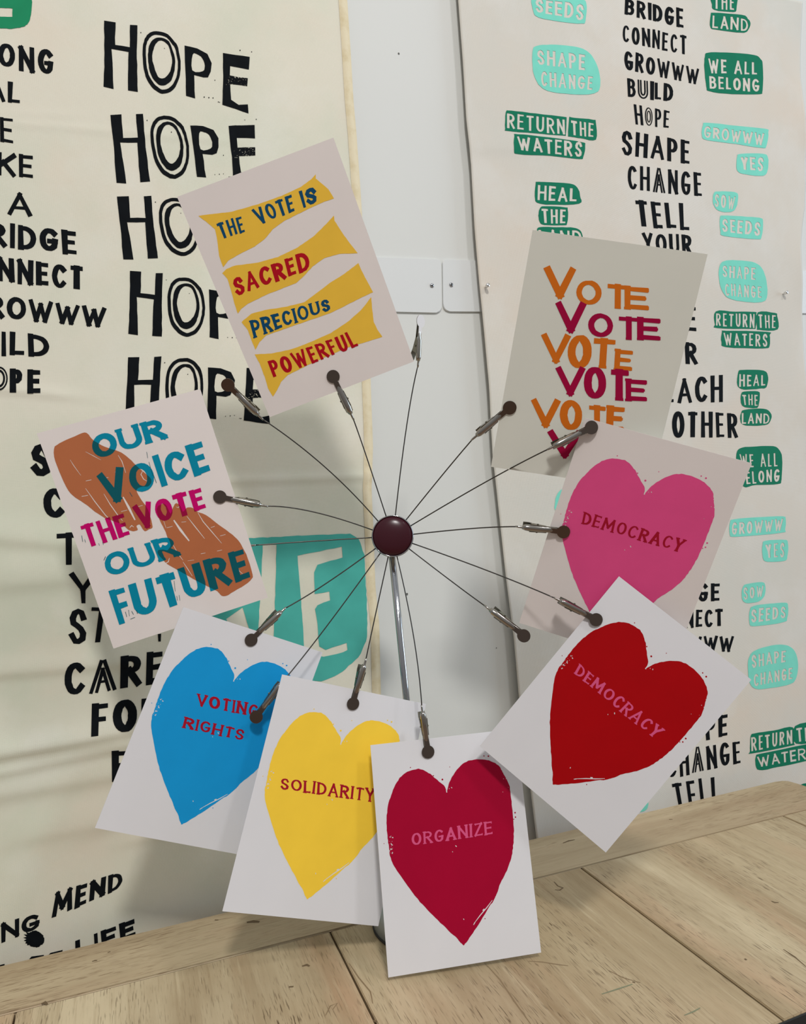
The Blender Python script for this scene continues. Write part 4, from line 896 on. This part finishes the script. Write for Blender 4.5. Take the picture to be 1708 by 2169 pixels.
# one clip: +X runs from the wire to the disc, +Z faces the viewer, the disc lies at z = 0
LC = 0.0335
bm = bmesh.new(); ns = 12; segs = []
for x, w, h, c in ((0, .0017, .0024, .0009), (.003, .0026, .0030, .0011), (.006, .0028, .0030, .0011), (.017, .0026, .0024, .0009), (.021, .0022, .0012, .0006), (.027, .0021, .0004, .0003), (LC-.003, .0022, .0002, .0003)):
    ring_ = []
    for k in range(ns+1):
        a = math.pi*k/ns; ring_.append(bm.verts.new((x, w*math.cos(a), h*math.sin(a) - .0002)))
    for k in range(ns, -1, -1):
        a = math.pi*k/ns; ring_.append(bm.verts.new((x, (w-.0003)*math.cos(a), (h-.0003)*math.sin(a) - .0004)))
    segs.append(ring_)
for A, B_ in zip(segs, segs[1:]):
    n = len(A)
    for k in range(n): bm.faces.new((A[k], A[(k+1) % n], B_[(k+1) % n], B_[k]))
bm.faces.new(segs[0]); bm.faces.new(segs[-1][::-1])
bm_tube(bm, [(-.0055, 0, .0008), (-.003, 0, .0008), (0, 0, .001), (.002, 0, .0012)], [.0007, .0009, .0010, .0014], 10)
bmesh.ops.recalc_face_normals(bm, faces=bm.faces)
ME_BODY = bpy.data.meshes.new('clip'); bm.to_mesh(ME_BODY); bm.free(); ME_BODY.materials.append(mat('nickel', (0.36, 0.34, 0.31), 0.16, 1.0))
bm = bmesh.new(); pts = [(LC + .0053*math.cos(a), .0053*math.sin(a)) for a in [math.radians(158 - i*316/40) for i in range(41)]] + [(LC-.0105, -.0019), (LC-.0105, .0019)]
bm_prism(bm, [Vector((x, y, 0)) for x, y in pts], 0.0, .0005, Vector((0, 0, 1)))
bmesh.ops.recalc_face_normals(bm, faces=bm.faces)
ME_DISC = bpy.data.meshes.new('clip_disc'); bm.to_mesh(ME_DISC); bm.free(); ME_DISC.materials.append(MSTEEL)
bm = bmesh.new()   # lower jaw: a lever that runs from under the disc back to a squeeze tab
prof = [(LC+.002, -.0009, .0030), (LC-.004, -.0010, .0026), (.020, -.0016, .0024), (.012, -.0028, .0030), (.006, -.0052, .0032), (.0015, -.0066, .0029)]
va = []
for x, z, w in prof: va.append([bm.verts.new((x, -w, z)), bm.verts.new((x, w, z)), bm.verts.new((x, w, z-.0005)), bm.verts.new((x, -w, z-.0005))])
for A, B_ in zip(va, va[1:]):
    for k in range(4): bm.faces.new((A[k], A[(k+1) % 4], B_[(k+1) % 4], B_[k]))
bm.faces.new(va[0]); bm.faces.new(va[-1][::-1])
for sy in (-1, 1):     # side cheeks joining lever and body
    pp = [Vector((.006, sy*.0031, .0006)), Vector((.020, sy*.0025, .0004)), Vector((.019, sy*.0027, -.0018)), Vector((.0085, sy*.0031, -.0042))]
    bm_prism(bm, pp, -.0002, .0002, Vector((0, 1, 0)))
bm_tube(bm, [(.0125, -.0037, -.0012), (.0125, .0037, -.0012)], .0008, 10)
bmesh.ops.recalc_face_normals(bm, faces=bm.faces)
ME_LEV = bpy.data.meshes.new('clip_lever'); bm.to_mesh(ME_LEV); bm.free(); ME_LEV.materials.append(mat('grey_nickel', (0.22, 0.21, 0.17), 0.28, 1.0))
for me in (ME_BODY,):
    for p in me.polygons: p.use_smooth = True

def P_(px, py, s): return at_depth(px, py, s)
def oc(c, px, py, off=.0004): return on_card(c, px, py, off)
def dp(v): return (v-CAM).dot(FW)
def shift(v, ds): return CAM + (v-CAM)*((dp(v)+ds)/dp(v))
# (disc, tail, twist in degrees, wire's middle pixel)
CLIPS = [
 (P_(483, 815, .566), P_(536, 867, .575), -12, (690, 990)),
 (oc(cS, 706, 797), oc(cS, 735, 858), -14, (775, 962)),
 (P_(891, 680, .600), P_(886, 748, .590), 46, (862, 900)),
 (oc(cV, 1080, 863), oc(cV, 1029, 906), 14, (938, 1005)),
 (oc(cP, 1253, 905, .0028), shift(oc(cP, 1187, 938), -.012), 18, (1030, 1020)),
 (oc(cP, 1194, 1126, .0017), shift(oc(cP, 1126, 1118), -.006), 16, (1000, 1119)),
 (oc(cR_, 1263, 1312, .0017), shift(oc(cR_, 1200, 1279), -.006), 14, (1035, 1209)),
 (P_(1110, 1346, .560), P_(1056, 1304, .566), 16, (965, 1237)),
 (oc(cG, 907, 1592, .0013), shift(oc(cG, 897, 1521), -.004), -22, (876, 1345)),
 (oc(cY, 748, 1490, .0011), shift(oc(cY, 768, 1420), -.003), -26, (796, 1300)),
 (P_(543, 1518, .5765), P_(588, 1458, .5775), -6, (690, 1329)),
 (oc(cB, 532, 1355), oc(cB, 584, 1306), -20, (690, 1236)),
 (shift(oc(cO, 440, 1165), .009), shift(oc(cO, 505, 1158), .010), 0, (660, 1146)),
 (oc(cO, 466, 1052), oc(cO, 541, 1067), -8, (665, 1084)),
]
HX, HY, HZ = hm.to_3x3().col[0], hm.to_3x3().col[1], hm.to_3x3().col[2]
for k, (d, t, tw, mid) in enumerate(CLIPS):
    if k == 2:      # the upright free clip is turned towards the window
        bis = ((CAM-d).normalized() + (Vector((2.55, 0.02, 1.55))-d).normalized()).normalized()
        rt = ray(886, 748); t = CAM + rt*((d-CAM).dot(bis)/rt.dot(bis))
    X = (d-t); L = X.length; X.normalize(); view = (CAM-d).normalized()
    # lie flat on the card when held by one: use the direction to the camera only for free clips
    nrm = view
    for c in (cS, cV, cP, cR_, cG, cY, cB, cO):
        if abs((d-c.p).dot(c.ay)) < .004 and abs((d-c.p).dot(c.ax)) < .07 and abs((d-c.p).dot(c.az)) < .095: nrm = -c.ay
    Zc = (nrm - X*nrm.dot(X)).normalized()
    if k == 2: Zc = (bis - X*bis.dot(X)).normalized()
    elif nrm is view: Zc = Matrix.Rotation(math.radians(tw), 3, X) @ Zc
    Yc = Zc.cross(X)
    o0 = d - X*LC
    mw = Matrix((X, Yc, Zc)).transposed().to_4x4(); mw.translation = o0 - base_c
    b = bpy.data.objects.new('clip', ME_BODY); COL.objects.link(b); b.parent = st; b.matrix_local = mw
    ds = bpy.data.objects.new('clip_disc', ME_DISC); COL.objects.link(ds); ds.parent = b
    lv = bpy.data.objects.new('clip_lever', ME_LEV); COL.objects.link(lv); lv.parent = b
    # wire: from the hub's rim to the clip's crimp, bowed through the middle pixel
    end = o0 + X*(-.004) + Zc*.0008
    dirp = (at_depth(mid[0], mid[1], HUBD) - hub_c); dirp -= HZ*dirp.dot(HZ); dirp.normalize()
    a = hub_c + dirp*(R_*.9) - HZ*.003
    sm = .5*(dp(a)+dp(end)); M_ = at_depth(mid[0], mid[1], sm)
    ctl = M_*2 - (a+end)*.5
    pts = [(a*(1-u)**2 + ctl*2*u*(1-u) + end*u*u) - base_c for u in [i/20 for i in range(21)]]
    bm = bmesh.new(); bm_tube(bm, pts, .00052, 8); from_bm('wire', bm, MWIRE, st, True)
